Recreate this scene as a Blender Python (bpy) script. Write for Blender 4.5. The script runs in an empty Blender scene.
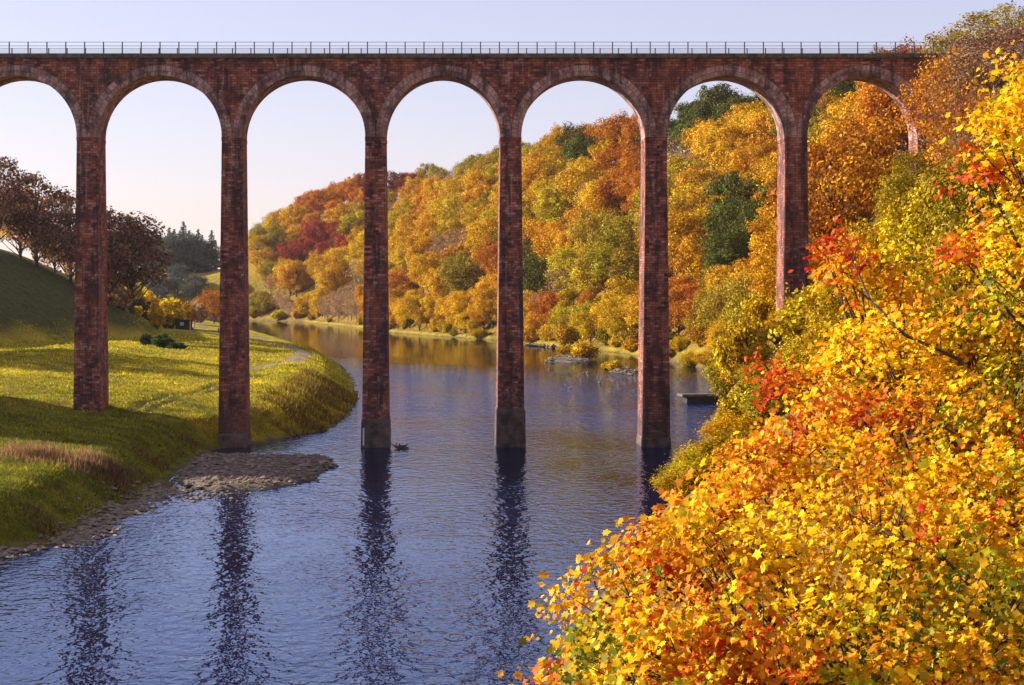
import bpy, math, random
import numpy as np
from mathutils import Vector, noise as mnoise
rnd = random.Random(7)
rng = np.random.default_rng(7)
S = bpy.context.scene
COL = S.collection
PI = math.pi
FOC, PX0, PY0, CAMZ = 1705.0, 430.0, 290.0, 16.6     # focal length in pixels, vanishing point, eye height

# ------------------------------------------------------------------ helpers
def at(px, py, Y):
    return Vector(((px-PX0)/FOC*Y, Y, CAMZ-(py-PY0)/FOC*Y))
def xat(px, Y): return (px-PX0)/FOC*Y
def smooth(a, b, x):
    t = np.clip((np.asarray(x, float)-a)/(b-a), 0, 1)
    return t*t*(3-2*t)
def obj(name, me, mat=None, parent=None):
    o = bpy.data.objects.new(name, me); COL.objects.link(o)
    if mat is not None and len(me.materials) == 0: me.materials.append(mat)
    if parent: o.parent = parent
    return o
def tag(o, label, cat, group=None):
    o['label'] = label; o['category'] = cat
    if group: o['group'] = group
    return o
def kind(o, k): o['kind'] = k; return o
def empty(name, loc, label, cat, group=None, rz=0):
    o = bpy.data.objects.new(name, None); COL.objects.link(o)
    o.empty_display_size = .5
    o.location = loc; o.rotation_euler = (0, 0, rz)
    return tag(o, label, cat, group)
def np_mesh(name, V, F, smooth_shade=False):
    """V (n,3); F (m,k) constant-size faces"""
    me = bpy.data.meshes.new(name)
    V = np.ascontiguousarray(V, np.float32); F = np.ascontiguousarray(F, np.int32)
    m, k = F.shape
    me.vertices.add(len(V)); me.vertices.foreach_set('co', V.ravel())
    me.loops.add(m*k); me.loops.foreach_set('vertex_index', F.ravel())
    me.polygons.add(m); me.polygons.foreach_set('loop_start', np.arange(0, m*k, k, dtype=np.int32))
    me.polygons.foreach_set('use_smooth', np.full(m, smooth_shade, bool))
    me.update(calc_edges=True)
    return me
def pt_attr(me, name, arr):
    arr = np.asarray(arr, np.float32)
    if arr.ndim == 1:
        a = me.attributes.new(name, 'FLOAT', 'POINT'); a.data.foreach_set('value', arr)
    else:
        if arr.shape[1] == 3: arr = np.hstack([arr, np.ones((len(arr), 1), np.float32)])
        a = me.attributes.new(name, 'FLOAT_COLOR', 'POINT'); a.data.foreach_set('color', arr.ravel())
class MB:
    """collects plain polygons"""
    def __init__(s): s.v = []; s.f = []
    def poly(s, pts):
        b = len(s.v); s.v += [tuple(p) for p in pts]; s.f.append(tuple(range(b, b+len(pts))))
    def box(s, x0, x1, y0, y1, z0, z1):
        s.frustum((x0, x1, y0, y1, z0), (x0, x1, y0, y1, z1))
    def frustum(s, a, c):
        b = len(s.v)
        for q in (a, c):
            x0, x1, y0, y1, z = q
            s.v += [(x0, y0, z), (x1, y0, z), (x1, y1, z), (x0, y1, z)]
        s.f += [(b+3, b+2, b+1, b), (b+4, b+5, b+6, b+7)]
        for i in range(4):
            j = (i+1) % 4; s.f.append((b+i, b+j, b+4+j, b+4+i))
    def tube(s, pts, rad, n=6, cap=True):
        pts = [Vector(p) for p in pts]
        b = len(s.v); up = Vector((.31, .77, .55)).normalized()
        for i, p in enumerate(pts):
            d = (pts[min(i+1, len(pts)-1)]-pts[max(i-1, 0)]).normalized()
            u = d.cross(up)
            if u.length < 1e-3: u = d.cross(Vector((1, 0, 0)))
            u.normalize(); w = d.cross(u)
            for k in range(n):
                a = 2*PI*k/n
                s.v.append(tuple(p+(u*math.cos(a)+w*math.sin(a))*rad[i]))
        for i in range(len(pts)-1):
            for k in range(n):
                k2 = (k+1) % n
                s.f.append((b+i*n+k, b+i*n+k2, b+(i+1)*n+k2, b+(i+1)*n+k))
        if cap:
            s.f.append(tuple(b+k for k in range(n-1, -1, -1)))
            e = b+(len(pts)-1)*n; s.f.append(tuple(e+k for k in range(n)))
    def mesh(s, name, sm=False):
        me = bpy.data.meshes.new(name); me.from_pydata(s.v, [], s.f)
        if sm: me.polygons.foreach_set('use_smooth', np.full(len(me.polygons), True, bool))
        me.update(); return me

# ------------------------------------------------------------------ node helpers
class NT:
    def __init__(s, name):
        s.m = bpy.data.materials.new(name); s.m.use_nodes = True
        s.t = s.m.node_tree; s.t.nodes.clear()
        s.out = s.n('ShaderNodeOutputMaterial')
    def n(s, typ, **kw):
        nd = s.t.nodes.new(typ)
        for k, v in kw.items():
            if k.startswith('i_'): s.put(nd.inputs[k[2:].replace('_', ' ')], v)
            else: setattr(nd, k, v)
        return nd
    def put(s, sock, v):
        if hasattr(v, 'is_output') or isinstance(v, bpy.types.NodeSocket): s.t.links.new(v, sock)
        else: sock.default_value = v
    def noise(s, vec, scale, detail=4, rough=.55, out='Fac'):
        nd = s.n('ShaderNodeTexNoise'); nd.inputs['Scale'].default_value = scale
        nd.inputs['Detail'].default_value = detail; nd.inputs['Roughness'].default_value = rough
        if vec is not None: s.t.links.new(vec, nd.inputs['Vector'])
        return nd.outputs[out]
    def ramp(s, fac, stops, interp='LINEAR'):
        nd = s.n('ShaderNodeValToRGB'); cr = nd.color_ramp; cr.interpolation = interp
        while len(cr.elements) < len(stops): cr.elements.new(.5)
        for e, (p, c) in zip(cr.elements, stops):
            e.position = p
            e.color = (c, c, c, 1) if isinstance(c, (int, float)) else tuple(c)+(1,)
        s.put(nd.inputs['Fac'], fac); return nd.outputs['Color']
    def mix(s, fac, a, b, typ='MIX'):
        nd = s.n('ShaderNodeMix', data_type='RGBA', blend_type=typ)
        s.put(nd.inputs['Factor'], fac)
        for nm, v in (('A', a), ('B', b)):
            sk = [i for i in nd.inputs if i.name == nm and i.type == 'RGBA'][0]
            s.put(sk, v if not isinstance(v, tuple) or len(v) == 4 else v+(1,))
        return [o for o in nd.outputs if o.type == 'RGBA'][0]
    def math(s, op, a, b=None, c=None):
        nd = s.n('ShaderNodeMath', operation=op)
        s.put(nd.inputs[0], a)
        if b is not None: s.put(nd.inputs[1], b)
        if c is not None: s.put(nd.inputs[2], c)
        return nd.outputs[0]
    def mapr(s, v, a, b, c, d):
        nd = s.n('ShaderNodeMapRange'); s.put(nd.inputs['Value'], v)
        for k, q in zip(('From Min', 'From Max', 'To Min', 'To Max'), (a, b, c, d)): s.put(nd.inputs[k], q)
        return nd.outputs['Result']
    def coord(s, which='Object', scale=(1, 1, 1)):
        tc = s.n('ShaderNodeTexCoord').outputs[which]
        mp = s.n('ShaderNodeMapping'); mp.inputs['Scale'].default_value = scale
        s.t.links.new(tc, mp.inputs['Vector']); return mp.outputs['Vector']
    def pos(s, scale=(1, 1, 1)):
        tc = s.n('ShaderNodeNewGeometry').outputs['Position']
        mp = s.n('ShaderNodeMapping'); mp.inputs['Scale'].default_value = scale
        s.t.links.new(tc, mp.inputs['Vector']); return mp.outputs['Vector']
    def bump(s, h, strength=.5, dist=.1):
        nd = s.n('ShaderNodeBump'); s.put(nd.inputs['Strength'], strength)
        nd.inputs['Distance'].default_value = dist; s.put(nd.inputs['Height'], h); return nd.outputs['Normal']
    def pbr(s, color, rough=.8, normal=None, spec=.3, **kw):
        p = s.n('ShaderNodeBsdfPrincipled')
        s.put(p.inputs['Base Color'], color if not isinstance(color, tuple) or len(color) == 4 else color+(1,))
        s.put(p.inputs['Roughness'], rough); p.inputs['Specular IOR Level'].default_value = spec
        if normal is not None: s.put(p.inputs['Normal'], normal)
        for k, v in kw.items(): s.put(p.inputs[k], v)
        s.t.links.new(p.outputs[0], s.out.inputs['Surface']); return s.m

# ------------------------------------------------------------------ materials
def stone_mat(name, ring=False, darker=1.0):
    n = NT(name)
    P = n.coord('Object')
    sep = n.n('ShaderNodeSeparateXYZ'); n.t.links.new(P, sep.inputs[0])
    comb = n.n('ShaderNodeCombineXYZ')
    if ring:
        uv = n.n('ShaderNodeAttribute', attribute_name='ruv').outputs['Vector']
        vec = uv
    else:
        n.put(comb.inputs[0], n.math('ADD', sep.outputs[0], sep.outputs[1])); n.put(comb.inputs[1], sep.outputs[2])
        vec = comb.outputs[0]
    wob = n.noise(P, 1.3, 2, .5, 'Color')
    vm = n.n('ShaderNodeVectorMath', operation='MULTIPLY_ADD')
    n.put(vm.inputs[0], wob); vm.inputs[1].default_value = (.05, .05, 0); n.put(vm.inputs[2], vec)
    br = n.n('ShaderNodeTexBrick'); n.t.links.new(vm.outputs[0], br.inputs['Vector'])
    br.inputs['Scale'].default_value = 1; br.inputs['Brick Width'].default_value = .42 if ring else .62
    br.inputs['Row Height'].default_value = .55 if ring else .27
    br.inputs['Mortar Size'].default_value = .022; br.inputs['Mortar Smooth'].default_value = .3
    br.inputs['Color1'].default_value = (0, 0, 0, 1); br.inputs['Color2'].default_value = (1, 1, 1, 1)
    br.inputs['Mortar'].default_value = (.5, .5, .5, 1); br.inputs['Bias'].default_value = 0
    d = darker
    def C(*c): return tuple(x*d for x in c)
    if ring:
        base = n.ramp(br.outputs['Color'], [(0, C(.27, .12, .10)), (.5, C(.42, .23, .19)), (1, C(.54, .36, .32))])
    else:
        base = n.ramp(br.outputs['Color'], [(0, C(.085, .026, .026)), (.3, C(.23, .070, .056)), (.7, C(.36, .110, .068)), (1, C(.46, .23, .18))])
    big = n.noise(P, .22, 5, .6)
    base = n.mix(n.mapr(big, .45, .66, 0, .7), base, C(.42, .125, .065) if not ring else C(.42, .24, .2))
    Ps = n.coord('Object', (1.2, 1.2, .16))
    streak = n.noise(Ps, .9, 5, .65)
    base = n.mix(n.mapr(streak, .46, .62, 0, .8), base, C(.05, .026, .028))
    pale = n.noise(n.coord('Object', (1, 1, .7)), 1.7, 5, .7)
    base = n.mix(n.mapr(pale, .57, .68, 0, .55), base, C(.56, .38, .34))
    lime = n.noise(n.coord('Object', (2.2, 2.2, .10)), 1.1, 4, .6)
    base = n.mix(n.mapr(lime, .60, .70, 0, .4), base, C(.44, .36, .34))
    blot = n.noise(P, .55, 4, .6)
    base = n.mix(n.mapr(blot, .5, .62, 0, .7), base, C(.06, .034, .034))
    # algae and tide staining towards the water line
    z = n.n('ShaderNodeSeparateXYZ'); n.t.links.new(n.pos(), z.inputs[0])
    zz = n.math('ADD', z.outputs[2], n.mapr(n.noise(P, .8, 3), 0, 1, -2.2, 2.2))
    if not ring:
        base = n.mix(n.mapr(zz, 1.0, 4.5, .75, 0), base, C(.07, .055, .045))
        base = n.mix(n.mapr(z.outputs[2], .25, 1.3, .85, 0), base, (.018, .018, .014))
    mort = n.mix(n.mapr(br.outputs['Fac'], 0, 1, 0, .75), base, C(.06, .045, .04))
    h = n.math('ADD', n.math('MULTIPLY', br.outputs['Fac'], -1.0), n.math('MULTIPLY', n.noise(P, 5, 4, .6), .8))
    return n.pbr(mort, .9, n.bump(h, .9, .06), .2)
M = {}
M['stone'] = stone_mat('red_sandstone')
M['ring'] = stone_mat('dressed_arch_stone', True)
def simple(name, c1, c2, scale=2., rough=.85, bump=.3, spec=.25, bscale=None, metallic=0):
    n = NT(name); P = n.coord('Object')
    f = n.noise(P, scale, 5, .6)
    col = n.ramp(f, [(.3, c1), (.7, c2)])
    nm = n.bump(n.noise(P, bscale or scale*3, 4, .6), bump, .05)
    return n.pbr(col, rough, nm, spec, Metallic=metallic)
M['footing'] = simple('old_mortared_stone', (.03, .022, .018), (.19, .125, .10), .9, .9, .8, bscale=2.5)
M['cornice'] = simple('mossy_coping', (.045, .04, .03), (.17, .14, .11), 1.6)
M['steel'] = simple('painted_steel', (.05, .055, .075), (.10, .11, .15), 3, .5, .1, .5)
M['ballast'] = simple('ballast', (.12, .11, .1), (.25, .23, .21), 6)
M['bark'] = simple('bark', (.045, .028, .02), (.12, .08, .055), 2.5, .9, .8)
M['palebark'] = simple('pale_bark', (.2, .14, .1), (.38, .29, .22), 2.5, .9, .8)
M['gravel'] = simple('gravel', (.045, .034, .026), (.25, .18, .12), 3.5, .9, 1., bscale=7)
n = NT('gravel'); P = n.coord('Object')
gcol = n.ramp(n.noise(P, 3.5, 5, .65), [(.3, (.05, .038, .028)), (.5, (.15, .11, .075)), (.72, (.32, .24, .16))])
gcol = n.mix(n.mapr(n.noise(P, .35, 4, .6), .42, .62, 0, .6), gcol, (.07, .055, .04))
gz = n.n('ShaderNodeSeparateXYZ'); n.t.links.new(n.pos(), gz.inputs[0])
gcol = n.mix(n.mapr(gz.outputs[2], .03, .16, .8, 0), gcol, (.03, .024, .018))     # wet margin
M['gravel'] = n.pbr(gcol, .85, n.bump(n.noise(P, 6, 4, .7), 1., .08), .25)
M['rock'] = simple('river_rock', (.06, .045, .034), (.34, .25, .17), 1.2, .85, .6)
M['wood'] = simple('dark_timber', (.02, .017, .016), (.05, .04, .036), 4)
M['pale'] = simple('pale_paint', (.55, .52, .48), (.7, .68, .64), 3)
M['glass'] = simple('window_glass', (.25, .38, .5), (.35, .5, .62), 1, .2, .0, .6)

def foliage_mat(name, attr=False, trans=.22, hue=.03, val=.95):
    """leaf colour = the tree's own colour, varied from clump to clump and leaf to leaf"""
    n = NT(name)
    if attr: base = n.n('ShaderNodeAttribute', attribute_name='leafcol').outputs['Color']
    else: base = n.n('ShaderNodeObjectInfo').outputs['Color']
    v = n.n('ShaderNodeAttribute', attribute_name='vary').outputs['Vector']
    sp = n.n('ShaderNodeSeparateXYZ'); n.t.links.new(v, sp.inputs[0])
    hs = n.n('ShaderNodeHueSaturation')
    h = n.math('ADD', n.mapr(sp.outputs[0], 0, 1, .5-hue/2, .5+hue/2), n.mapr(sp.outputs[1], 0, 1, -hue/3, hue/3))
    n.put(hs.inputs['Hue'], h)
    n.put(hs.inputs['Value'], n.math('MULTIPLY', n.mapr(sp.outputs[0], 0, 1, 1-val*.3, 1+val*.3), n.mapr(sp.outputs[1], 0, 1, 1-val*.6, 1+val*.6)))
    hs.inputs['Saturation'].default_value = 1.0
    n.t.links.new(base, hs.inputs['Color'])
    c = hs.outputs['Color']
    df = n.n('ShaderNodeBsdfDiffuse'); n.t.links.new(c, df.inputs[0])
    tr = n.n('ShaderNodeBsdfTranslucent'); n.t.links.new(c, tr.inputs[0])
    gl = n.n('ShaderNodeBsdfGlossy'); gl.inputs['Roughness'].default_value = .45; gl.inputs['Color'].default_value = (.6, .6, .6, 1)
    m1 = n.n('ShaderNodeMixShader'); m1.inputs[0].default_value = trans
    n.t.links.new(df.outputs[0], m1.inputs[1]); n.t.links.new(tr.outputs[0], m1.inputs[2])
    m2 = n.n('ShaderNodeMixShader'); m2.inputs[0].default_value = .012
    n.t.links.new(m1.outputs[0], m2.inputs[1]); n.t.links.new(gl.outputs[0], m2.inputs[2])
    n.t.links.new(m2.outputs[0], n.out.inputs['Surface'])
    return n.m
M['leaf'] = foliage_mat('autumn_leaves')
M['maple'] = foliage_mat('maple_leaves', attr=True, trans=.42, hue=.03, val=.5)
M['grass'] = foliage_mat('grass_blades', attr=True, trans=.35, hue=.05, val=.6)

# ------------------------------------------------------------------ the river and the land
LEFT = [(-60, -38), (0, -35), (60, -30), (108, -27.2), (111, -23.6), (126, -23), (141, -21.6), (157, -22.6), (168, -22.4), (177, -22.3), (184, -18.6),
        (202, -11.9), (225, -10.6), (257, -10.7), (300, -12.8), (333, -15.2), (404, -22.5), (514, -42), (629, -64), (760, -92), (884, -122), (940, -190), (1000, -420), (1060, -900)]
RIGHT = [(-60, -2), (0, 0), (30, 2), (71.6, 4.4), (123, 16.4), (177, 28), (217, 36), (269, 47), (314, 55), (377, 57.5), (449, 50), (496, 37.8),
         (566, 21), (612, 3), (658, -14), (765, -36), (884, -67), (950, -105), (1010, -190), (1070, -420), (1130, -900)]
Ly = np.array([p[0] for p in LEFT], float); Lx = np.array([p[1] for p in LEFT], float)
Ry = np.array([p[0] for p in RIGHT], float); Rx = np.array([p[1] for p in RIGHT], float)
def polydist(X, Y, py, px):
    X = np.asarray(X, float); Y = np.asarray(Y, float)
    best = np.full(X.shape, 1e9)
    for i in range(len(py)-1):
        ax, ay, bx, by = px[i], py[i], px[i+1], py[i+1]
        t = np.clip(((X-ax)*(bx-ax)+(Y-ay)*(by-ay))/((bx-ax)**2+(by-ay)**2), 0, 1)
        best = np.minimum(best, np.hypot(X-ax-t*(bx-ax), Y-ay-t*(by-ay)))
    return best
def dL(X, Y): return polydist(X, Y, Ly, Lx)*np.sign(np.interp(Y, Ly, Lx)-X)
def dR(X, Y): return polydist(X, Y, Ry, Rx)*np.sign(X-np.interp(Y, Ry, Rx))
RUTY = np.array([182., 205, 236, 262]); RUTX = np.array([-31.5, -29.5, -26.5, -24.])
def wob(X, Y, s, seed=0.):
    X = np.asarray(X, float)/s+seed; Y = np.asarray(Y, float)/s-seed*.7
    return (np.sin(X*1.7+1.3*np.sin(Y*1.1+seed))+np.sin(Y*2.1+1.1*np.sin(X*1.3))+.6*np.sin(X*3.9+Y*2.7+seed)+.5*np.sin(Y*4.7-X*3.1))/3.1
def height(X, Y):
    X = np.asarray(X, float); Y = np.asarray(Y, float)
    l = dL(X, Y); r = dR(X, Y)
    l = l+wob(X, Y, 3.0)*.35; r = r+wob(X, Y, 3.4, 2.)*.35
    far = smooth(245, 345, Y)
    lp = np.maximum(l, 0)
    hl = 2.3*smooth(.3, 6.5, lp)+.10*np.minimum(lp, 20)+.09*np.clip(lp-20, 0, 24)+(.5+.06*far)*np.clip(lp-70+30*smooth(305, 395, Y), 0, 44)+.1*np.maximum(lp-114+30*smooth(305, 395, Y), 0)
    hl = hl+.9*smooth(4, 9, lp)*(1-smooth(10, 17, lp))*smooth(190, 230, Y)*(1-smooth(330, 420, Y))   # low flood bank by the track
    hl = 30-np.log1p(np.exp((30-hl)/4))*4
    hl = hl+smooth(5, 14, lp)*(wob(X, Y, 6.)*.24+wob(X, Y, 2.3, 5.)*.10+wob(X, Y, 22., 3.)*.5)
    rt = np.minimum(polydist(X, Y, RUTY, RUTX-.8), polydist(X, Y, RUTY, RUTX+.8))
    hl = hl-.22*(1-smooth(.2, .75, rt))*(l > 3)
    rp = np.maximum(r, 0)
    sl = .62+.22*smooth(60, 110, Y)+.36*smooth(122, 168, Y)-.33*smooth(300, 430, Y)
    spur = smooth(-10, 85, X+.125*Y)
    hm = 27+41*spur
    hr = 1.3*smooth(.2, 3, rp)+sl*np.maximum(rp-smooth(400, 480, Y)*4, 0)
    hr = hm-np.log1p(np.exp((hm-hr)/5))*5
    hr = hr+smooth(8, 20, rp)*wob(X, Y, 15., 1.)*1.2
    hr = np.maximum(hr, .4*smooth(.2, 2, rp))
    bed = -np.minimum(1.6, .35+.12*np.minimum(np.abs(l), np.abs(r)))
    h = np.where(l > 0, hl, np.where(r > 0, hr, bed))
    return h
def hz(x, y): return float(height(np.array([x]), np.array([y]))[0])

ys = [-60.]
while ys[-1] < 9000:
    y = ys[-1]; ys.append(y+(2.0 if y < 95 else .8 if y < 230 else 1.6 if y < 340 else 4 if y < 700 else 9 if y < 1200 else y*.12))
ys = np.array(ys)
def offs(first, ratio, lim):
    o = [0.]; s = first
    while o[-1] < lim:
        o.append(o[-1]+s)
        if o[-1] > 30: s *= ratio
    return np.array(o)
ol = offs(.7, 1.06, 5200); orr = offs(.9, 1.06, 5200)
ycl = np.minimum(ys, 884)
Lg = np.interp(ycl, Ly, Lx); Rg = np.interp(ycl, Ry, Rx)
cols = [Lg[:, None]-ol[::-1][None, :]]
t = np.linspace(0, 1, 12)[1:-1]
cols += [Lg[:, None]+(Rg-Lg)[:, None]*t[None, :], Rg[:, None]+orr[None, :]]
GX = np.hstack(cols); GY = np.repeat(ys[:, None], GX.shape[1], 1)
GZ = height(GX, GY)
nr, nc = GX.shape
idx = np.arange(nr*nc).reshape(nr, nc)
F = np.stack([idx[:-1, :-1], idx[:-1, 1:], idx[1:, 1:], idx[1:, :-1]], -1).reshape(-1, 4)
gm = np_mesh('ground', np.stack([GX, GY, GZ], -1).reshape(-1, 3), F, True)
l = dL(GX, GY); r = dR(GX, GY)
TRACK = [(-34, 262), (-24, 300), (-24.5, 340), (-34, 400), (-52, 470), (-74, 560), (-98, 700)]
td = polydist(GX, GY, np.array([p[1] for p in TRACK], float), np.array([p[0] for p in TRACK], float))
track = (1-smooth(1.3, 2.6, td))*(l > 0)
rtd = np.minimum(polydist(GX, GY, RUTY, RUTX-.8), polydist(GX, GY, RUTY, RUTX+.8))
rut = (1-smooth(.3, .9, rtd))*(l > 0)
pt_attr(gm, 'rut', rut.ravel())
shore = np.where(l > 0, 1-smooth(.2, 1.1+.9*(GY < 150), l+wob(GX, GY, 2.)*.5), np.where(r > 0, 1-smooth(.2, 1.6, r), 1))
wood = np.where((r > 0) | (GY > 960), smooth(.8, 3, np.maximum(r, (GY > 960)*20)), 0)*(1-.35*smooth(900, 980, GY))
pt_attr(gm, 'mask', np.stack([track, shore, wood], -1).reshape(-1, 3))
moor = smooth(0, 7, l-70+30*smooth(305, 395, GY)+wob(GX, GY, 9.)*3)*(1-smooth(420, 520, GY))*(l > 0)  # steep hill zone where shade is put into the ground colour
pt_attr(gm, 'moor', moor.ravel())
pt_attr(gm, 'lush_shade', ((1-smooth(165, 225, GY+wob(GX, GY, 12.)*8))*(l > 0)).ravel())  # near meadow: greener grass, also darkened to deepen the bridge shadow
n = NT('ground')
mk = n.n('ShaderNodeAttribute', attribute_name='mask').outputs['Vector']
sp = n.n('ShaderNodeSeparateXYZ'); n.t.links.new(mk, sp.inputs[0])
P = n.pos()
g1 = n.noise(P, .06, 5, .6); g2 = n.noise(n.pos((1, .6, 1)), .55, 6, .7); g3 = n.noise(P, 3.2, 4, .7)
grass = n.ramp(g2, [(.3, (.07, .08, .006)), (.5, (.32, .26, .010)), (.7, (.66, .46, .015))])
grass = n.mix(n.mapr(g1, .45, .62, 0, .7), grass, (.70, .48, .030))
grass = n.mix(n.mapr(g3, .35, .65, .45, 0), grass, (.05, .06, .008))
dirt = n.ramp(n.noise(P, 1.3, 5, .65), [(.3, (.16, .10, .06)), (.7, (.42, .30, .19))])
mud = n.ramp(n.noise(P, 2.6, 5, .7), [(.3, (.035, .024, .016)), (.7, (.20, .135, .08))])
litter = n.ramp(n.noise(P, .9, 6, .7), [(.3, (.08, .045, .010)), (.55, (.24, .14, .02)), (.75, (.40, .29, .02))])
lush_shade = n.ramp(g2, [(.3, (.035, .045, .005)), (.7, (.27, .24, .010))])  # greener near grass with some of the bridge shade in its colour
grass = n.mix(n.n('ShaderNodeAttribute', attribute_name='lush_shade').outputs['Fac'], grass, lush_shade)
hill_shade_col = n.ramp(n.noise(P, .8, 6, .7), [(.3, (.036, .044, .012)), (.7, (.125, .115, .028))])  # dark tones painted in to deepen the shade on the hill slope
grass = n.mix(n.n('ShaderNodeAttribute', attribute_name='moor').outputs['Fac'], grass, hill_shade_col)
grass = n.mix(n.math('MULTIPLY', n.n('ShaderNodeAttribute', attribute_name='rut').outputs['Fac'], .8), grass, (.05, .05, .012))
c = n.mix(sp.outputs[2], grass, litter)
c = n.mix(n.mapr(sp.outputs[0], .2, .8, 0, .85), c, dirt)
c = n.mix(sp.outputs[1], c, mud)
hh = n.math('ADD', n.noise(P, 1.6, 6, .7), n.math('MULTIPLY', n.noise(P, .4, 3), 1.6))
M['ground'] = n.pbr(c, .95, n.bump(hh, 1., .5), .1)
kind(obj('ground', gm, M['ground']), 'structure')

# water
n = NT('river_water')
P = n.pos(); Pr = n.pos((1, .75, 1))
w1 = n.noise(Pr, 1.25, 2, .5); w2 = n.noise(n.pos((.8, .5, 1)), .4, 2, .5); w3 = n.noise(Pr, 3.4, 2, .5)
hgt = n.math('ADD', n.math('MULTIPLY', w1, .5), n.math('ADD', n.math('MULTIPLY', w2, .45), n.math('MULTIPLY', w3, .10)))
sy = n.n('ShaderNodeSeparateXYZ'); n.t.links.new(P, sy.inputs[0])
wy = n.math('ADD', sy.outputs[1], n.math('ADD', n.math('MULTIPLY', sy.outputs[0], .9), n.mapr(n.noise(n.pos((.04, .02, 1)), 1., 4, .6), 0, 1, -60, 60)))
chop = n.ramp(n.mapr(wy, 100, 560, 0, 1), [(0, .85), (.12, .7), (.22, 1.0), (.32, 1.7), (.52, 1.7), (.66, .16), (1, .10)])
ruf = n.noise(n.pos((.05, .02, 1)), 1., 4, .6)
st = n.math('MULTIPLY', n.mapr(ruf, .34, .64, .38, 1.3), chop)
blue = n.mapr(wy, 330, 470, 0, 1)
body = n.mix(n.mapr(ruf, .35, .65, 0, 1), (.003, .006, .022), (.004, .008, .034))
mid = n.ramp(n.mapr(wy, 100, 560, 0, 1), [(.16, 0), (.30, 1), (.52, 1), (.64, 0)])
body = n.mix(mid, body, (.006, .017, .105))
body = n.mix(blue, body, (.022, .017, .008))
nrm = n.bump(hgt, st, .26)
df = n.n('ShaderNodeBsdfDiffuse'); n.put(df.inputs['Color'], body); n.put(df.inputs['Normal'], nrm)
gl = n.n('ShaderNodeBsdfGlossy'); gl.inputs['Roughness'].default_value = .015; n.put(gl.inputs['Normal'], nrm)
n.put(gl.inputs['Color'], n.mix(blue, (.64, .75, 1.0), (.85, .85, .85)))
fr = n.n('ShaderNodeFresnel'); fr.inputs['IOR'].default_value = 1.6; n.put(fr.inputs['Normal'], nrm)
mx = n.n('ShaderNodeMixShader'); n.put(mx.inputs[0], fr.outputs[0])
n.t.links.new(df.outputs[0], mx.inputs[1]); n.t.links.new(gl.outputs[0], mx.inputs[2]); n.t.links.new(mx.outputs[0], n.out.inputs['Surface'])
M['water'] = n.m
wm = MB(); wm.poly([(-1300, -60, 0), (75, -60, 0), (75, 1150, 0), (-1300, 1150, 0)])
kind(obj('river_water', wm.mesh('river_water'), M['water']), 'structure')

# gravel bar
def blob_patch(name, pts, hmax, cell, mat, edge=2.5):
    pts = np.array(pts, float)
    xs = np.arange(pts[:, 0].min()-1, pts[:, 0].max()+1, cell); yy = np.arange(pts[:, 1].min()-1, pts[:, 1].max()+1, cell)
    X, Y = np.meshgrid(xs, yy)
    ins = np.zeros(X.shape, bool); dd = np.full(X.shape, 1e9)
    for i in range(len(pts)):
        a, b = pts[i], pts[(i+1) % len(pts)]
        cr = ((a[1] > Y) != (b[1] > Y)) & (X < (b[0]-a[0])*(Y-a[1])/((b[1]-a[1]) or 1e-9)+a[0]); ins ^= cr
        q = np.clip(((X-a[0])*(b[0]-a[0])+(Y-a[1])*(b[1]-a[1]))/((b-a)@(b-a)), 0, 1)
        dd = np.minimum(dd, np.hypot(X-a[0]-q*(b[0]-a[0]), Y-a[1]-q*(b[1]-a[1])))
    sd = np.where(ins, dd, -dd)+wob(X, Y, 1.9)*.6+wob(X, Y, .8, 3.)*.25
    Z = -.25+(hmax+.25)*smooth(-.9, edge, sd)+wob(X, Y, .9, 2)*.03
    I = np.arange(X.size).reshape(X.shape)
    F = np.stack([I[:-1, :-1], I[:-1, 1:], I[1:, 1:], I[1:, :-1]], -1).reshape(-1, 4)
    return np_mesh(name, np.stack([X, Y, Z], -1).reshape(-1, 3), F, True), (X, Y, Z)
BAR = [(-22.8, 147), (-18.6, 140.5), (-13.3, 141.3), (-9.6, 149), (-8.6, 160), (-9.0, 168.5), (-13.8, 169.5), (-19, 170.5), (-24, 172)]
bm_, bgrid = blob_patch('gravel_bar', BAR, .42, .45, M['gravel'])
kind(obj('gravel_bar', bm_, M['gravel']), 'structure')
ISL = [(at(543, 0, 392).x, 392), (at(580, 0, 384).x, 384), (at(592, 0, 398).x, 398), (at(590, 0, 420).x, 424), (at(562, 0, 430).x, 432), (at(548, 0, 415).x, 415)]
im_, igrid = blob_patch('river_island', ISL, .55, .6, M['gravel'], 3.)
kind(obj('river_island', im_, M['gravel']), 'structure')
ISL2 = [(at(606, 0, 345).x, 340), (at(632, 0, 340).x, 336), (at(640, 0, 350).x, 350), (at(620, 0, 372).x, 372)]
im2_, igrid2 = blob_patch('gravel_shoal', ISL2, .2, .6, M['gravel'], 2.)
kind(obj('gravel_shoal', im2_, M['gravel']), 'structure')

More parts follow.
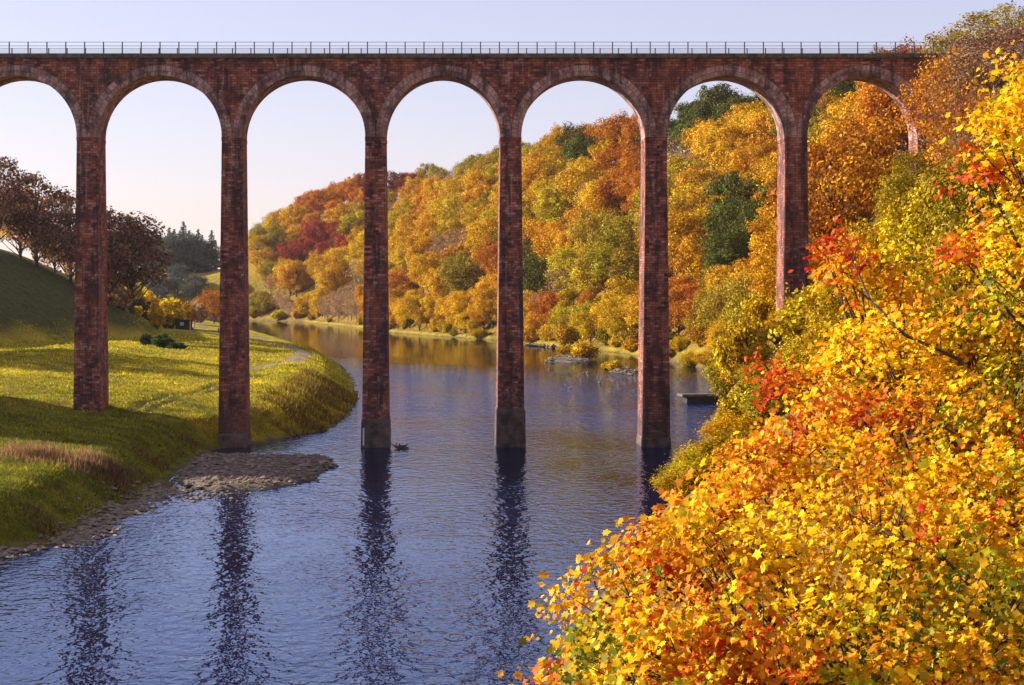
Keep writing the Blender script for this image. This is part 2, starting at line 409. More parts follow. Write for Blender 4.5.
# pebbles and small stones (uncountable)
ico_v = np.array([(0, 0, 1), (.9, 0, .3), (.28, .85, .3), (-.73, .53, .3), (-.73, -.53, .3), (.28, -.85, .3), (0, 0, -.6)], float)
ico_f = np.array([(0, 1, 2), (0, 2, 3), (0, 3, 4), (0, 4, 5), (0, 5, 1), (6, 2, 1), (6, 3, 2), (6, 4, 3), (6, 5, 4), (6, 1, 5)])
def stones(name, pts, sizes):
    N = len(pts); a = rng.uniform(0, 2*PI, N); ca, sa = np.cos(a), np.sin(a)
    V = ico_v[None]*rng.uniform(.7, 1.3, (N, 7, 3))*np.array([1, .75, .5])
    X = V[..., 0]*ca[:, None]-V[..., 1]*sa[:, None]; Y = V[..., 0]*sa[:, None]+V[..., 1]*ca[:, None]
    V = np.stack([X, Y, V[..., 2]], -1)*np.asarray(sizes)[:, None, None]+np.asarray(pts)[:, None, :]
    F = (ico_f[None]+(np.arange(N)*7)[:, None, None]).reshape(-1, 3)
    return np_mesh(name, V.reshape(-1, 3), F)
pp = []
X, Y, Z = bgrid
sel = rng.choice(np.flatnonzero(Z.ravel() > .02), 2600)
pp += [np.stack([X.ravel()[sel]+rng.normal(0, .2, len(sel)), Y.ravel()[sel]+rng.normal(0, .2, len(sel)), Z.ravel()[sel]], -1)]
yy = rng.uniform(100, 143, 2600); xx = np.interp(yy, Ly, Lx)+rng.normal(-.3, .9, 2600)
pp += [np.stack([xx, yy, np.maximum(height(xx, yy), -.03)], -1)]
for g in (igrid, igrid2):
    X, Y, Z = g; sel = rng.choice(np.flatnonzero(Z.ravel() > -.05), 260)
    pp += [np.stack([X.ravel()[sel], Y.ravel()[sel], Z.ravel()[sel]], -1)]
xx = rng.normal(-19.5, 2.2, 240); yy = rng.normal(137.5, 2.6, 240); pp += [np.stack([xx, yy, np.full(240, -.02)], -1)]
xx = rng.normal(32, 5, 45); yy = rng.normal(312, 18, 45); pp += [np.stack([xx, yy, np.full(45, -.04)], -1)]
pp = np.vstack(pp)
kind(obj('pebbles', stones('pebbles', pp, np.clip(rng.lognormal(-2.0, .65, len(pp)), .05, .5)*np.where(pp[:, 1] > 250, 1.9, 1)), M['rock']), 'stuff')

# ------------------------------------------------------------------ the viaduct
ZT, ZS = 41.5, 32.75                    # top of wall below coping, springing of the arches
Y0, YB = 180.0, 184.6                   # front and back face of the superstructure
PXC = [87, 232, 375.5, 511, 656.5, 797]     # piers seen in the photograph
PC = [(p-PX0)/FOC*Y0 for p in PXC]
PITCH = (PC[-1]-PC[0])/5
left = [PC[0]-PITCH*k for k in range(8, 0, -1)]
PCS = left+PC
END = (921-PX0)/FOC*Y0                  # springing of the last arch against the abutment
HW = 1.09                               # half pier width at springing
via = empty('viaduct', (0, 0, 0), 'tall red sandstone railway viaduct crossing the river on slender piers', 'viaduct')
ordn = ['first', 'second', 'third', 'fourth', 'fifth', 'sixth']
def pier_mesh(cx, zb, name):
    m = MB(); segs = 12
    bat = lambda z: HW+.0105*(ZS-z)
    baty = lambda z: .008*(ZS-z)
    for i in range(1):
        m.frustum((cx-bat(zb), cx+bat(zb), Y0-baty(zb), YB+baty(zb), zb), (cx-HW, cx+HW, Y0, YB, ZS-.35))
    m.box(cx-HW-.035, cx+HW+.035, Y0-.045, YB+.045, ZS-.35, ZS)     # impost course
    return m.mesh(name)
plinth_done = []
for i, cx in enumerate(PCS):
    g = min(hz(cx, Y0), hz(cx, YB), hz(cx-2, Y0), hz(cx+2, YB))
    zb = min(g, 0)-1.0 if g < 2 else g-1.5
    p = obj('pier', pier_mesh(cx, zb, 'pier'), M['stone'], via)
    if i >= 8:
        k = i-8
        if k in (1, 2, 3, 4):            # masonry footing at the water
            top = (1.6, 3.1, 4.2, 1.2)[k-1]
            b = HW+.0105*ZS; by = .008*ZS
            m = MB(); m.frustum((cx-b-.13, cx+b+.13, Y0-by-.13, YB+by+.13, -1.2), (cx-b-.06, cx+b+.06, Y0-by-.06, YB+by+.06, top-.35))
            m.frustum((cx-b-.06, cx+b+.06, Y0-by-.06, YB+by+.06, top-.35), (cx-b+.06, cx+b-.06, Y0-by+.06, YB+by-.06, top))
            obj('footing', m.mesh('footing'), M['footing'], p)
        if k == 2:                       # water gauge board
            m = MB(); m.box(cx-1.32, cx-1.16, Y0-.62, Y0-.56, .25, 2.1)
            go = obj('gauge_board', m.mesh('gauge_board'), M['pale'], p)
# arches
NA = 40
centers = [(PCS[i]+HW, PCS[i+1]-HW) for i in range(len(PCS)-1)]+[(PCS[-1]+HW, END)]
RT = 1.12
wall = MB()
def arch_pts(x0, x1, r_add, n=NA):
    cx, R = (x0+x1)/2, (x1-x0)/2
    rise = 6.5
    return [(cx-(R+r_add)*math.cos(PI*k/n), ZS+(rise+r_add)*math.sin(PI*k/n)) for k in range(n+1)]
for x0, x1 in centers:
    A = arch_pts(x0, x1, 0); B = arch_pts(x0, x1, RT)
    v = []; f = []; uv = []
    Rm = (x1-x0)/2
    yf, yb = Y0-.05, YB+.05
    for k in range(NA+1):
        s = k/NA*PI*Rm
        v += [(A[k][0], yf, A[k][1]), (B[k][0], yf, B[k][1]), (A[k][0], yb, A[k][1]), (B[k][0], yb, B[k][1])]
        uv += [(s, .1, 0), (s, 1.1, 0), (s, 4.75, 0), (s, 5.7, 0)]
    # soffit gets its own verts so that the courses run along the barrel
    for k in range(NA+1):
        s = k/NA*PI*Rm
        v += [(A[k][0], yf, A[k][1]), (A[k][0], yb, A[k][1])]; uv += [(s, 0, 0), (s, 4.7, 0)]
    o2 = (NA+1)*4
    for k in range(NA):
        a, b = k*4, k*4+4
        f += [(a, a+1, b+1, b), (a+3, a+2, b+2, b+3), (a+1, a+3, b+3, b+1)]
        f.append((o2+k*2, o2+k*2+2, o2+k*2+3, o2+k*2+1))
    me = bpy.data.meshes.new('arch_ring'); me.from_pydata(v, [], f); me.update(); pt_attr(me, 'ruv', np.array(uv))
    obj('arch_ring', me, M['ring'], via)
    # spandrel wall above the ring, from pier centre to pier centre
    xl = x0-HW; xr = x1+HW if x1 != END else END+14
    C_ = [(max(xl, min(xr, p[0])), p[1]) for p in arch_pts(x0, x1, RT-.12)]
    C_ = [(xl, ZS)]+[p for p in C_]+[(x1+HW if x1 != END else END+14, ZS)]
    for yq, rev in ((Y0, False), (YB, True)):
        for a, b in zip(C_[:-1], C_[1:]):
            if b[0]-a[0] < 1e-5: continue
            q = [(a[0], yq, a[1]), (b[0], yq, b[1]), (b[0], yq, ZT-.02), (a[0], yq, ZT-.02)]
            wall.poly(q[::-1] if rev else q)
wall.poly([(PCS[0], Y0, ZT-.02), (END+14, Y0, ZT-.02), (END+14, YB, ZT-.02), (PCS[0], YB, ZT-.02)])
wall.poly([(PCS[0], Y0, ZS), (PCS[0], Y0, ZT-.02), (PCS[0], YB, ZT-.02), (PCS[0], YB, ZS)])
obj('spandrel_wall', wall.mesh('spandrel_wall'), M['stone'], via)
m = MB(); m.box(END+.02, END+14, Y0+.004, YB-.004, 20, ZS+.01); m.box(END, END+1.2, Y0-.06, YB+.06, 18, ZS)
obj('abutment', m.mesh('abutment'), M['stone'], via)
m = MB()
XL, XR = PCS[0]-.1, END+14.1
m.box(XL, XR, Y0-.12, Y0+.5, ZT-.62, ZT-.42); m.box(XL, XR, YB-.5, YB+.12, ZT-.62, ZT-.42)
obj('string_course', m.mesh('string_course'), M['stone'], via)
m = MB()
m.box(XL, XR, Y0-.28, Y0+.42, ZT-.40, ZT+.06); m.box(XL, XR, YB-.42, YB+.28, ZT-.40, ZT+.06)
obj('coping', m.mesh('coping'), M['cornice'], via)
m = MB(); m.box(XL, XR, Y0+.43, YB-.43, ZT-.3, ZT-.05)
obj('trackbed', m.mesh('trackbed'), M['ballast'], via)
# two railings: posts and four rails each
post = MB(); post.box(-.055, .055, -.05, .05, 0, 1.24); post.box(-.11, .11, -.09, .09, 0, .03)
post_me = post.mesh('post'); post_me.materials.append(M['steel'])
SP = 1.99
for yq in (Y0-.02, YB+.02):
    rl = bpy.data.objects.new('railing', None); COL.objects.link(rl); rl.parent = via; rl.location = (0, yq, ZT+.062)
    ph = 0.3 if yq < 182 else 1.15
    x = XR-.6-ph; nvis = 0; off = MB()
    while x > XL+.2:
        if x > -47.5 and nvis < 50:
            po = bpy.data.objects.new('post', post_me); COL.objects.link(po); po.parent = rl; po.location = (x, 0, 0); nvis += 1
        else: off.box(x-.055, x+.055, -.05, .05, 0, 1.24)
        x -= SP
    if off.v: kind(obj('post', off.mesh('post_row'), M['steel'], rl), 'stuff')
    for zz in (.36, .8, 1.2):
        r_ = MB(); r_.tube([(XL, -.06, zz), (XR, -.06, zz)], [.028, .028], 6); obj('rail', r_.mesh('rail'), M['steel'], rl)

# ------------------------------------------------------------------ plants
QUAD = np.array([(-.5, -.35, 0), (.5, -.5, 0), (.42, .5, 0), (-.38, .42, 0)], float)
MAPLE = np.array([(0, -.5, 0), (.16, -.3, 0), (.44, -.36, 0), (.36, -.13, 0), (.55, .12, 0), (.29, .19, 0), (0, .60, 0), (-.29, .19, 0), (-.55, .12, 0), (-.36, -.13, 0), (-.46, -.36, 0), (-.16, -.3, 0)], float)
MAPLE[:, 2] = -.5*np.abs(MAPLE[:, 0])**1.5-.12*np.maximum(MAPLE[:, 1], 0)
OVAL = np.array([(0, -.5, 0), (.24, -.2, .03), (.26, .15, .03), (0, .55, -.04), (-.26, .15, .03), (-.24, -.2, .03)], float)
def leaf_mesh(name, C, Nrm, size, shape, vary, col=None):
    N, k = len(C), len(shape)
    Nrm = Nrm/np.maximum(np.linalg.norm(Nrm, axis=1, keepdims=True), 1e-6)
    ref = rng.normal(size=(N, 3)); U = np.cross(Nrm, ref); U /= np.maximum(np.linalg.norm(U, axis=1, keepdims=True), 1e-6)
    W = np.cross(Nrm, U)
    s = np.asarray(size)[:, None, None]
    ax_ = rng.uniform(.62, 1.12, N)[:, None, None]; cu_ = rng.uniform(-.5, 2.2, N)[:, None, None]; sk_ = rng.normal(0, .16, N)[:, None, None]
    V = C[:, None, :]+s*((shape[None, :, 0:1]*ax_+shape[None, :, 1:2]*sk_)*U[:, None]+shape[None, :, 1:2]*W[:, None]+shape[None, :, 2:3]*cu_*Nrm[:, None])
    F = np.arange(N*k).reshape(N, k)
    me = np_mesh(name, V.reshape(-1, 3), F)
    pt_attr(me, 'vary', np.repeat(np.hstack([vary, np.zeros((N, 1))]), k, 0))
    if col is not None: pt_attr(me, 'leafcol', np.repeat(col, k, 0))
    return me
def shell_pts(n, r, inner=.55):
    d = rng.normal(size=(n, 3)); d /= np.linalg.norm(d, axis=1, keepdims=True)
    rad = (inner**3+(1-inner**3)*rng.random(n))**(1/3)
    return d, d*rad[:, None]*r
def bez(a, b, sag, n=5):
    a, b = Vector(a), Vector(b); mid = (a+b)/2+Vector(sag)
    return [a*(1-t)**2+mid*2*t*(1-t)+b*t*t for t in [i/(n-1) for i in range(n)]]
def broadleaf(H, W, nl, per, leaf, base=.22, seed=0, top=1., lobe=(.24, .38), bare=0.):
    """one tree: trunk+limbs mesh and crown mesh (leaf clumps round the limb ends)"""
    R = random.Random(seed)
    rz = H*(1-base)/2; cz = H*base+rz
    lobes = []
    tries = 0
    while len(lobes) < nl and tries < 4000:
        tries += 1
        th = R.uniform(0, 2*PI); u = R.uniform(-.85, 1); rr = R.uniform(.5, .86)
        s = math.sqrt(max(0, 1-u*u))
        p = Vector((W/2*s*rr*math.cos(th), W/2*s*rr*math.sin(th), cz+rz*u*rr*(1. if u > 0 else .9)))
        lr = W/2*R.uniform(*lobe)*(1-.25*max(u, 0))
        if all((p-q).length > .62*(lr+qr) for q, qr in lobes): lobes.append((p, lr))
    C = []; Nn = []; va = []
    for p, lr in lobes:
        k = int(per*(lr/(W/2*.31))**2*R.uniform(.8, 1.2))
        d, q = shell_pts(k, lr, .5)
        kk = rng.normal(0, 2.6, (3, 3)); q *= (1+.2*np.sin(d@kk.T+rng.uniform(0, 6.28, 3)).sum(1))[:, None]; q += rng.normal(0, .09*lr, (k, 3)); q *= np.array([1.12*R.uniform(.8, 1.25), 1.12*R.uniform(.8, 1.25), .8*R.uniform(.8, 1.3)])
        lv = R.random()
        C.append(q+np.array(p)); Nn.append(d+rng.normal(0, .55, (k, 3))+np.array([0, 0, .35])); va.append(np.stack([rng.normal(0, .1, k)+lv, rng.random(k)], -1))
    C = np.vstack(C); Nn = np.vstack(Nn); va = np.clip(np.vstack(va), 0, 1)
    cr = leaf_mesh('crown', C, Nn, leaf*rng.uniform(.6, 1.35, len(C)), QUAD, va)
    t = MB(); tr = H*.018+.05
    ztop = H*.72
    path = [(0, 0, -.8), (R.uniform(-.1, .1), R.uniform(-.1, .1), H*base*.7), (R.uniform(-.4, .4), R.uniform(-.4, .4), H*.45), (R.uniform(-.6, .6), R.uniform(-.6, .6), ztop)]
    t.tube(path, [tr*1.35, tr, tr*.75, tr*.3], 7)
    for p, lr in lobes:
        z0 = min(max(p.z-.35*W, H*base*.8), ztop); f = (z0/H)
        a = Vector((0, 0, z0)); w = tr*.42
        pts = bez(a, p, (0, 0, -.06*W), 5); t.tube(pts, [w, w*.7, w*.5, w*.35, w*.15], 5, False)
        if bare:
            for q in range(int(bare)):
                d = Vector((R.gauss(0, 1), R.gauss(0, 1), R.gauss(.5, .8))).normalized()*lr*R.uniform(.8, 1.25)
                s0 = pts[R.choice((2, 3, 4))]; t.tube([s0, s0+d*.5+Vector((0, 0, .05*lr)), p+d], [w*.22, w*.15, w*.06], 4, False)
    return t.mesh('trunk', True), cr
def conifer(H, W, seed, leaf=.6):
    R = random.Random(seed); t = MB(); t.tube([(0, 0, -.8), (0, 0, H*.5), (0, 0, H)], [H*.016+.05, H*.011, .03], 6)
    C = []; Nn = []; z = H*.03
    while z < H*.99:
        rad = W/2*(1-(z/H))**.8*R.uniform(.75, 1.1)+.15
        for k in range(R.randint(5, 7)):
            th = R.uniform(0, 2*PI); L = rad*R.uniform(.7, 1.15)
            m = max(4, int(L*7)); s = rng.random(m)**.7
            x = np.stack([np.cos(th)*s*L, np.sin(th)*s*L, z-.25*s*L+.06*L*s*s], -1)+rng.normal(0, .16, (m, 3))*np.array([1, 1, .6])
            C.append(x); Nn.append(rng.normal(0, .5, (m, 3))+np.array([.4*math.cos(th), .4*math.sin(th), .8]))
            t.tube([(0, 0, z), (math.cos(th)*L*.8, math.sin(th)*L*.8, z-.2*L)], [.05, .02], 4, False)
        z += H*.033
    C = np.vstack(C); Nn = np.vstack(Nn)
    va = np.stack([np.clip(rng.normal(.5, .15, len(C)), 0, 1), rng.random(len(C))], -1)
    return t.mesh('trunk', True), leaf_mesh('crown', C, Nn, leaf*rng.uniform(.6, 1.3, len(C)), QUAD, va)
def bush(W, H, stems, per, leaf, seed, shape=QUAD, upright=.5):
    R = random.Random(seed); t = MB(); C = []; Nn = []; va = []
    for k in range(stems):
        th = R.uniform(0, 2*PI); rr = math.sqrt(R.random())
        e = Vector((W/2*rr*math.cos(th), W/2*rr*math.sin(th), H*(1-.55*rr*rr)*R.uniform(.75, 1.05)))
        a = Vector((e.x*.25, e.y*.25, -.3))
        pts = bez(a, e, (0, 0, H*.15), 6); t.tube(pts, [.07*H/5, .06*H/5, .05*H/5, .035*H/5, .025*H/5, .01], 4, False)
        m = int(per*R.uniform(.7, 1.3)); s = rng.uniform(.35, 1.05, m)
        i = np.clip((s*5).astype(int), 0, 4); fr = s*5-i; Pn = np.array(pts)
        x = Pn[i]*(1-fr)[:, None]+Pn[np.minimum(i+1, 5)]*fr[:, None]+rng.normal(0, .085*W*.5+.1, (m, 3))
        x[:, 2] = np.maximum(x[:, 2], .05)
        C.append(x); Nn.append(rng.normal(0, .7, (m, 3))+np.array([e.x/W, e.y/W, upright])); lv = R.random()
        va.append(np.stack([np.clip(rng.normal(lv, .15, m), 0, 1), rng.random(m)], -1))
    C = np.vstack(C); Nn = np.vstack(Nn); va = np.vstack(va)
    return t.mesh('stems', True), leaf_mesh('foliage', C, Nn, leaf*rng.uniform(.6, 1.35, len(C)), shape, va)

COLR = {   # leaf colours (linear)
 'golden yellow': (.56, .315, .006), 'amber': (.54, .265, .006), 'rust orange': (.48, .165, .008), 'crimson': (.34, .05, .02), 'dark red': (.27, .05, .02),
 'yellow green': (.46, .305, .008), 'olive green': (.32, .225, .010), 'dark green': (.10, .105, .012), 'pinkish grey': (.42, .23, .10), 'bright yellow': (.72, .48, .010),
 'copper': (.23, .105, .055), 'deep green': (.05, .075, .02)}
tree_name = {'conifer': 'conifer_tree', 'bare': 'bare_tree', 'round': 'broadleaf_tree', 'fine': 'beech_tree'}
ALLT = []      # (object, px, py, colour, kind)
def put_tree(protos, name, loc, sc, col, cat='tree', label='', group=None, rz=None, bark='bark', sz=None, parts=('trunk', 'crown')):
    tm, cm = protos
    o = empty(name, loc, label, cat, group, rnd.uniform(0, 2*PI) if rz is None else rz)
    u_ = .86+.3*((loc[0]*12.9898+loc[1]*78.233) % 1.0)
    o.scale = (sc*u_, sc/u_, sc*(sz or rnd.uniform(.9, 1.12)))
    a = bpy.data.objects.new(parts[0], tm); b = bpy.data.objects.new(parts[1], cm)
    for q, mt in ((a, M[bark]), (b, M['leaf'])):
        COL.objects.link(q); q.parent = o
        if not q.data.materials: q.data.materials.append(mt)
    c = COLR[col] if isinstance(col, str) else col
    j = [rnd.uniform(.85, 1.15), rnd.uniform(.88, 1.12)]
    b.color = (c[0]*j[0], c[1]*j[0]*j[1], c[2]*j[0], 1)
    return o
FAR = [broadleaf(16, 14, 32, 532, .29, .06, 11, lobe=(.17, .42)), broadleaf(17, 13, 30, 558, .29, .06, 12, lobe=(.17, .42)), broadleaf(15, 15, 36, 481, .29, .06, 13, lobe=(.17, .42)), broadleaf(18, 12, 28, 582, .29, .06, 14, lobe=(.17, .42)), broadleaf(14, 14, 30, 532, .29, .06, 15, lobe=(.17, .42))]
NEAR = [broadleaf(15, 13, 34, 420, .28, .06, 21, lobe=(.18, .38)), broadleaf(16, 14, 38, 400, .28, .06, 22, lobe=(.18, .38))]
FINE = [broadleaf(15, 16, 40, 260, .30, .12, 31, lobe=(.2, .34), bare=9), broadleaf(14, 14, 36, 270, .30, .12, 32, lobe=(.2, .34), bare=9)]
BARE = [broadleaf(15, 11, 22, 60, .34, .15, 41, lobe=(.25, .4), bare=16), broadleaf(14, 12, 24, 70, .34, .15, 42, lobe=(.25, .4), bare=16)]
CON = [conifer(20, 10, 51), conifer(18, 11, 52), conifer(22, 12, 53)]
ANCH = [(255,265,'yellow green'),(262,285,'olive green'),(268,240,'olive green'),(280,262,'olive green'),(290,225,'golden yellow'),(310,215,'rust orange'),(325,205,'rust orange'),(345,190,'rust orange'),(355,185,'rust orange'),
(290,248,'crimson'),(305,240,'crimson'),(335,243,'crimson'),(348,222,'yellow green'),(300,275,'golden yellow'),(320,270,'golden yellow'),(345,275,'pinkish grey'),(355,250,'golden yellow'),(275,285,'pinkish grey'),
(380,185,'dark red'),(420,178,'dark red'),(462,165,'olive green'),(442,182,'pinkish grey'),(490,165,'olive green'),(430,205,'amber'),(400,215,'yellow green'),(450,200,'golden yellow'),(485,205,'amber'),(475,230,'yellow green'),
(410,245,'amber'),(425,260,'golden yellow'),(442,258,'pinkish grey'),(470,250,'amber'),(400,278,'amber'),(430,290,'golden yellow'),(450,292,'golden yellow'),(490,290,'amber'),(468,275,'olive green'),
(535,150,'olive green'),(560,148,'golden yellow'),(575,165,'dark green'),(600,150,'rust orange'),(625,145,'rust orange'),(545,180,'golden yellow'),(540,205,'yellow green'),(570,190,'golden yellow'),(590,212,'golden yellow'),
(560,240,'amber'),(535,265,'dark green'),(558,228,'yellow green'),(600,222,'amber'),(625,200,'rust orange'),(610,190,'rust orange'),(550,300,'pinkish grey'),(590,270,'yellow green'),(612,262,'olive green'),(620,300,'golden yellow'),(580,312,'yellow green'),(540,312,'golden yellow'),(600,290,'pinkish grey'),
(690,140,'amber'),(720,140,'golden yellow'),(750,120,'golden yellow'),(770,110,'amber'),(680,170,'pinkish grey'),(700,180,'golden yellow'),(730,180,'golden yellow'),(762,170,'amber'),(750,212,'dark green'),(735,262,'dark green'),(733,225,'dark green'),
(690,240,'amber'),(700,290,'rust orange'),(680,330,'rust orange'),(742,292,'olive green'),(770,270,'rust orange'),(720,330,'yellow green'),(750,340,'golden yellow'),(700,350,'yellow green'),(672,200,'yellow green'),(700,215,'yellow green'),
(830,98,'dark green'),(862,92,'dark green'),(815,145,'olive green'),(840,170,'rust orange'),(870,135,'amber'),(880,170,'rust orange'),(830,205,'rust orange'),(820,250,'amber'),(900,120,'rust orange')]
def proj(x, y, z): return PX0+x/y*FOC, PY0-(z-CAMZ)/y*FOC
DROP = {17, 21, 22, 25, 26, 29, 31, 32, 36, 37, 39, 40, 41, 42, 43, 44, 50, 52, 57, 74, 78, 82, 88, 103, 105, 110, 115, 142, 147, 155, 165, 170, 175, 176, 184, 190, 202, 209, 212, 216, 217, 218, 220, 227, 229, 232, 237, 241, 242, 245, 247, 252, 253, 260, 263, 265, 266, 272, 276, 284, 286, 287, 289, 293, 295, 304, 306, 311, 312, 313, 317, 322, 323, 331, 342, 346, 356, 357, 359, 362, 363, 366, 368, 369, 373, 377, 380, 382, 383, 387, 388, 389, 391, 396, 397, 402, 411, 413, 414, 415, 419, 421, 424, 427, 428, 430, 433, 434, 440, 442, 443, 446, 447, 448, 449, 453, 455, 459, 469, 470, 474, 477, 478, 481, 487, 489, 491, 492, 493, 499, 501, 503, 508, 509, 510, 524, 525, 531, 532, 533, 538, 541, 542, 549, 553, 558, 568, 571, 575, 577, 578, 581, 585, 591, 607, 608, 614, 619, 622, 623, 631, 633, 636, 637, 641, 643, 645, 658, 663, 665, 668, 677, 681, 694, 696, 702, 705, 712, 714, 718, 727, 735, 10008, 10010, 10011, 10016, 10017, 10018, 10019, 10028, 10029, 10030, 10031, 10032, 10033, 10034, 10035, 10036, 10037, 10038, 10039, 10040, 10041, 10043, 10045, 10046, 10048, 10051, 10054, 10056, 10057, 10059, 10061, 10073, 10075, 10076, 10077, 10079, 10083, 10088, 10090, 10093, 10094, 10095, 10097, 10098, 10107, 10109, 10110}     # spots that other trees hide completely
spots = []
gy = 205.
while gy < 1160:
    gx = -230.
    while gx < 190:
        x_, y_ = gx+rnd.uniform(-4, 4), gy+rnd.uniform(-4, 4)
        spots.append((x_, y_)); gx += 11.5
    gy += 11.5+.0025*gy
sx = np.array(spots); sdr = dR(sx[:, 0], sx[:, 1])
for _ in range(700):
    yy = rnd.uniform(215, 1000); d_ = rnd.uniform(4, 11); spots.append((float(np.interp(yy, Ry, Rx))+d_, yy))
sx = np.array(spots); sdr = dR(sx[:, 0], sx[:, 1])
spots = [q for q, d in zip(spots, sdr) if 3.5 < d < (46 if q[1] < 320 else 125)]
keep = []
sdr2 = dR(np.array(spots)[:, 0], np.array(spots)[:, 1])
spots = [(q[0], q[1], float(d)) for q, d in zip(spots, sdr2)]
for s in sorted(spots, key=lambda s: s[1]):
    if all((s[0]-k[0])**2+(s[1]-k[1])**2 > (64 if k[2] > 13 and s[2] > 13 else 36) for k in keep): keep.append(s)
for i, (x, y, _d) in enumerate(keep):
    z = hz(x, y); dd = float(dR(np.array([x]), np.array([y]))[0])
    px, py = proj(x, y, z+9)
    if px > 930 or px < 236 or y < 196: continue
    best = min(ANCH, key=lambda a: (a[0]-px)**2+(1.3*(a[1]-py))**2)
    col = best[2]
    if rnd.random() < .13: col = rnd.choice(['golden yellow', 'amber', 'amber', 'olive green', 'rust orange', 'pinkish grey'])
    sc = rnd.uniform(.85, 1.2)*(1. if dd > 14 else .7)*(1.12 if y > 400 else 1)
    kd = 'round'
    if 655 < px < 775 and y > 430 and dd > 72 and y < 690: col = 'dark green'
    if kd == 'round' and col == 'dark green' and y > 430 and dd > 60 and px > 655 and rnd.random() < .5: kd = 'conifer'; col = 'deep green'; sc *= .55
    if kd == 'conifer': pass
    elif col == 'pinkish grey': kd = 'bare'; sc *= .95
    elif col == 'rust orange' and y < 330: kd = 'fine'
    elif px > 810 and col in ('amber',): kd = 'fine'
    if kd == 'conifer': pr = rnd.choice(CON)
    elif kd == 'bare': pr = rnd.choice(BARE)
    elif kd == 'fine': pr = rnd.choice(FINE)
    else: pr = rnd.choice(NEAR if y < 340 else FAR)
    rz = rnd.uniform(0, 6.28); sz = rnd.uniform(.9, 1.15)
    if i in DROP: rnd.random(); rnd.random(); continue
    o = put_tree(pr, tree_name[kd], (x, y, z-.2), sc, col, rz=rz, sz=sz, group='autumn trees on the far wooded hillside', bark='palebark' if kd == 'bare' else 'bark')
    o['_i'] = i
    ALLT.append((o, px, py, dd, col, kd))

ORD = ['first', 'second', 'third', 'fourth', 'fifth', 'sixth', 'seventh', 'eighth', 'ninth', 'tenth', 'eleventh', 'twelfth', 'thirteenth', 'fourteenth']+[f'{q}th' for q in range(15, 90)]
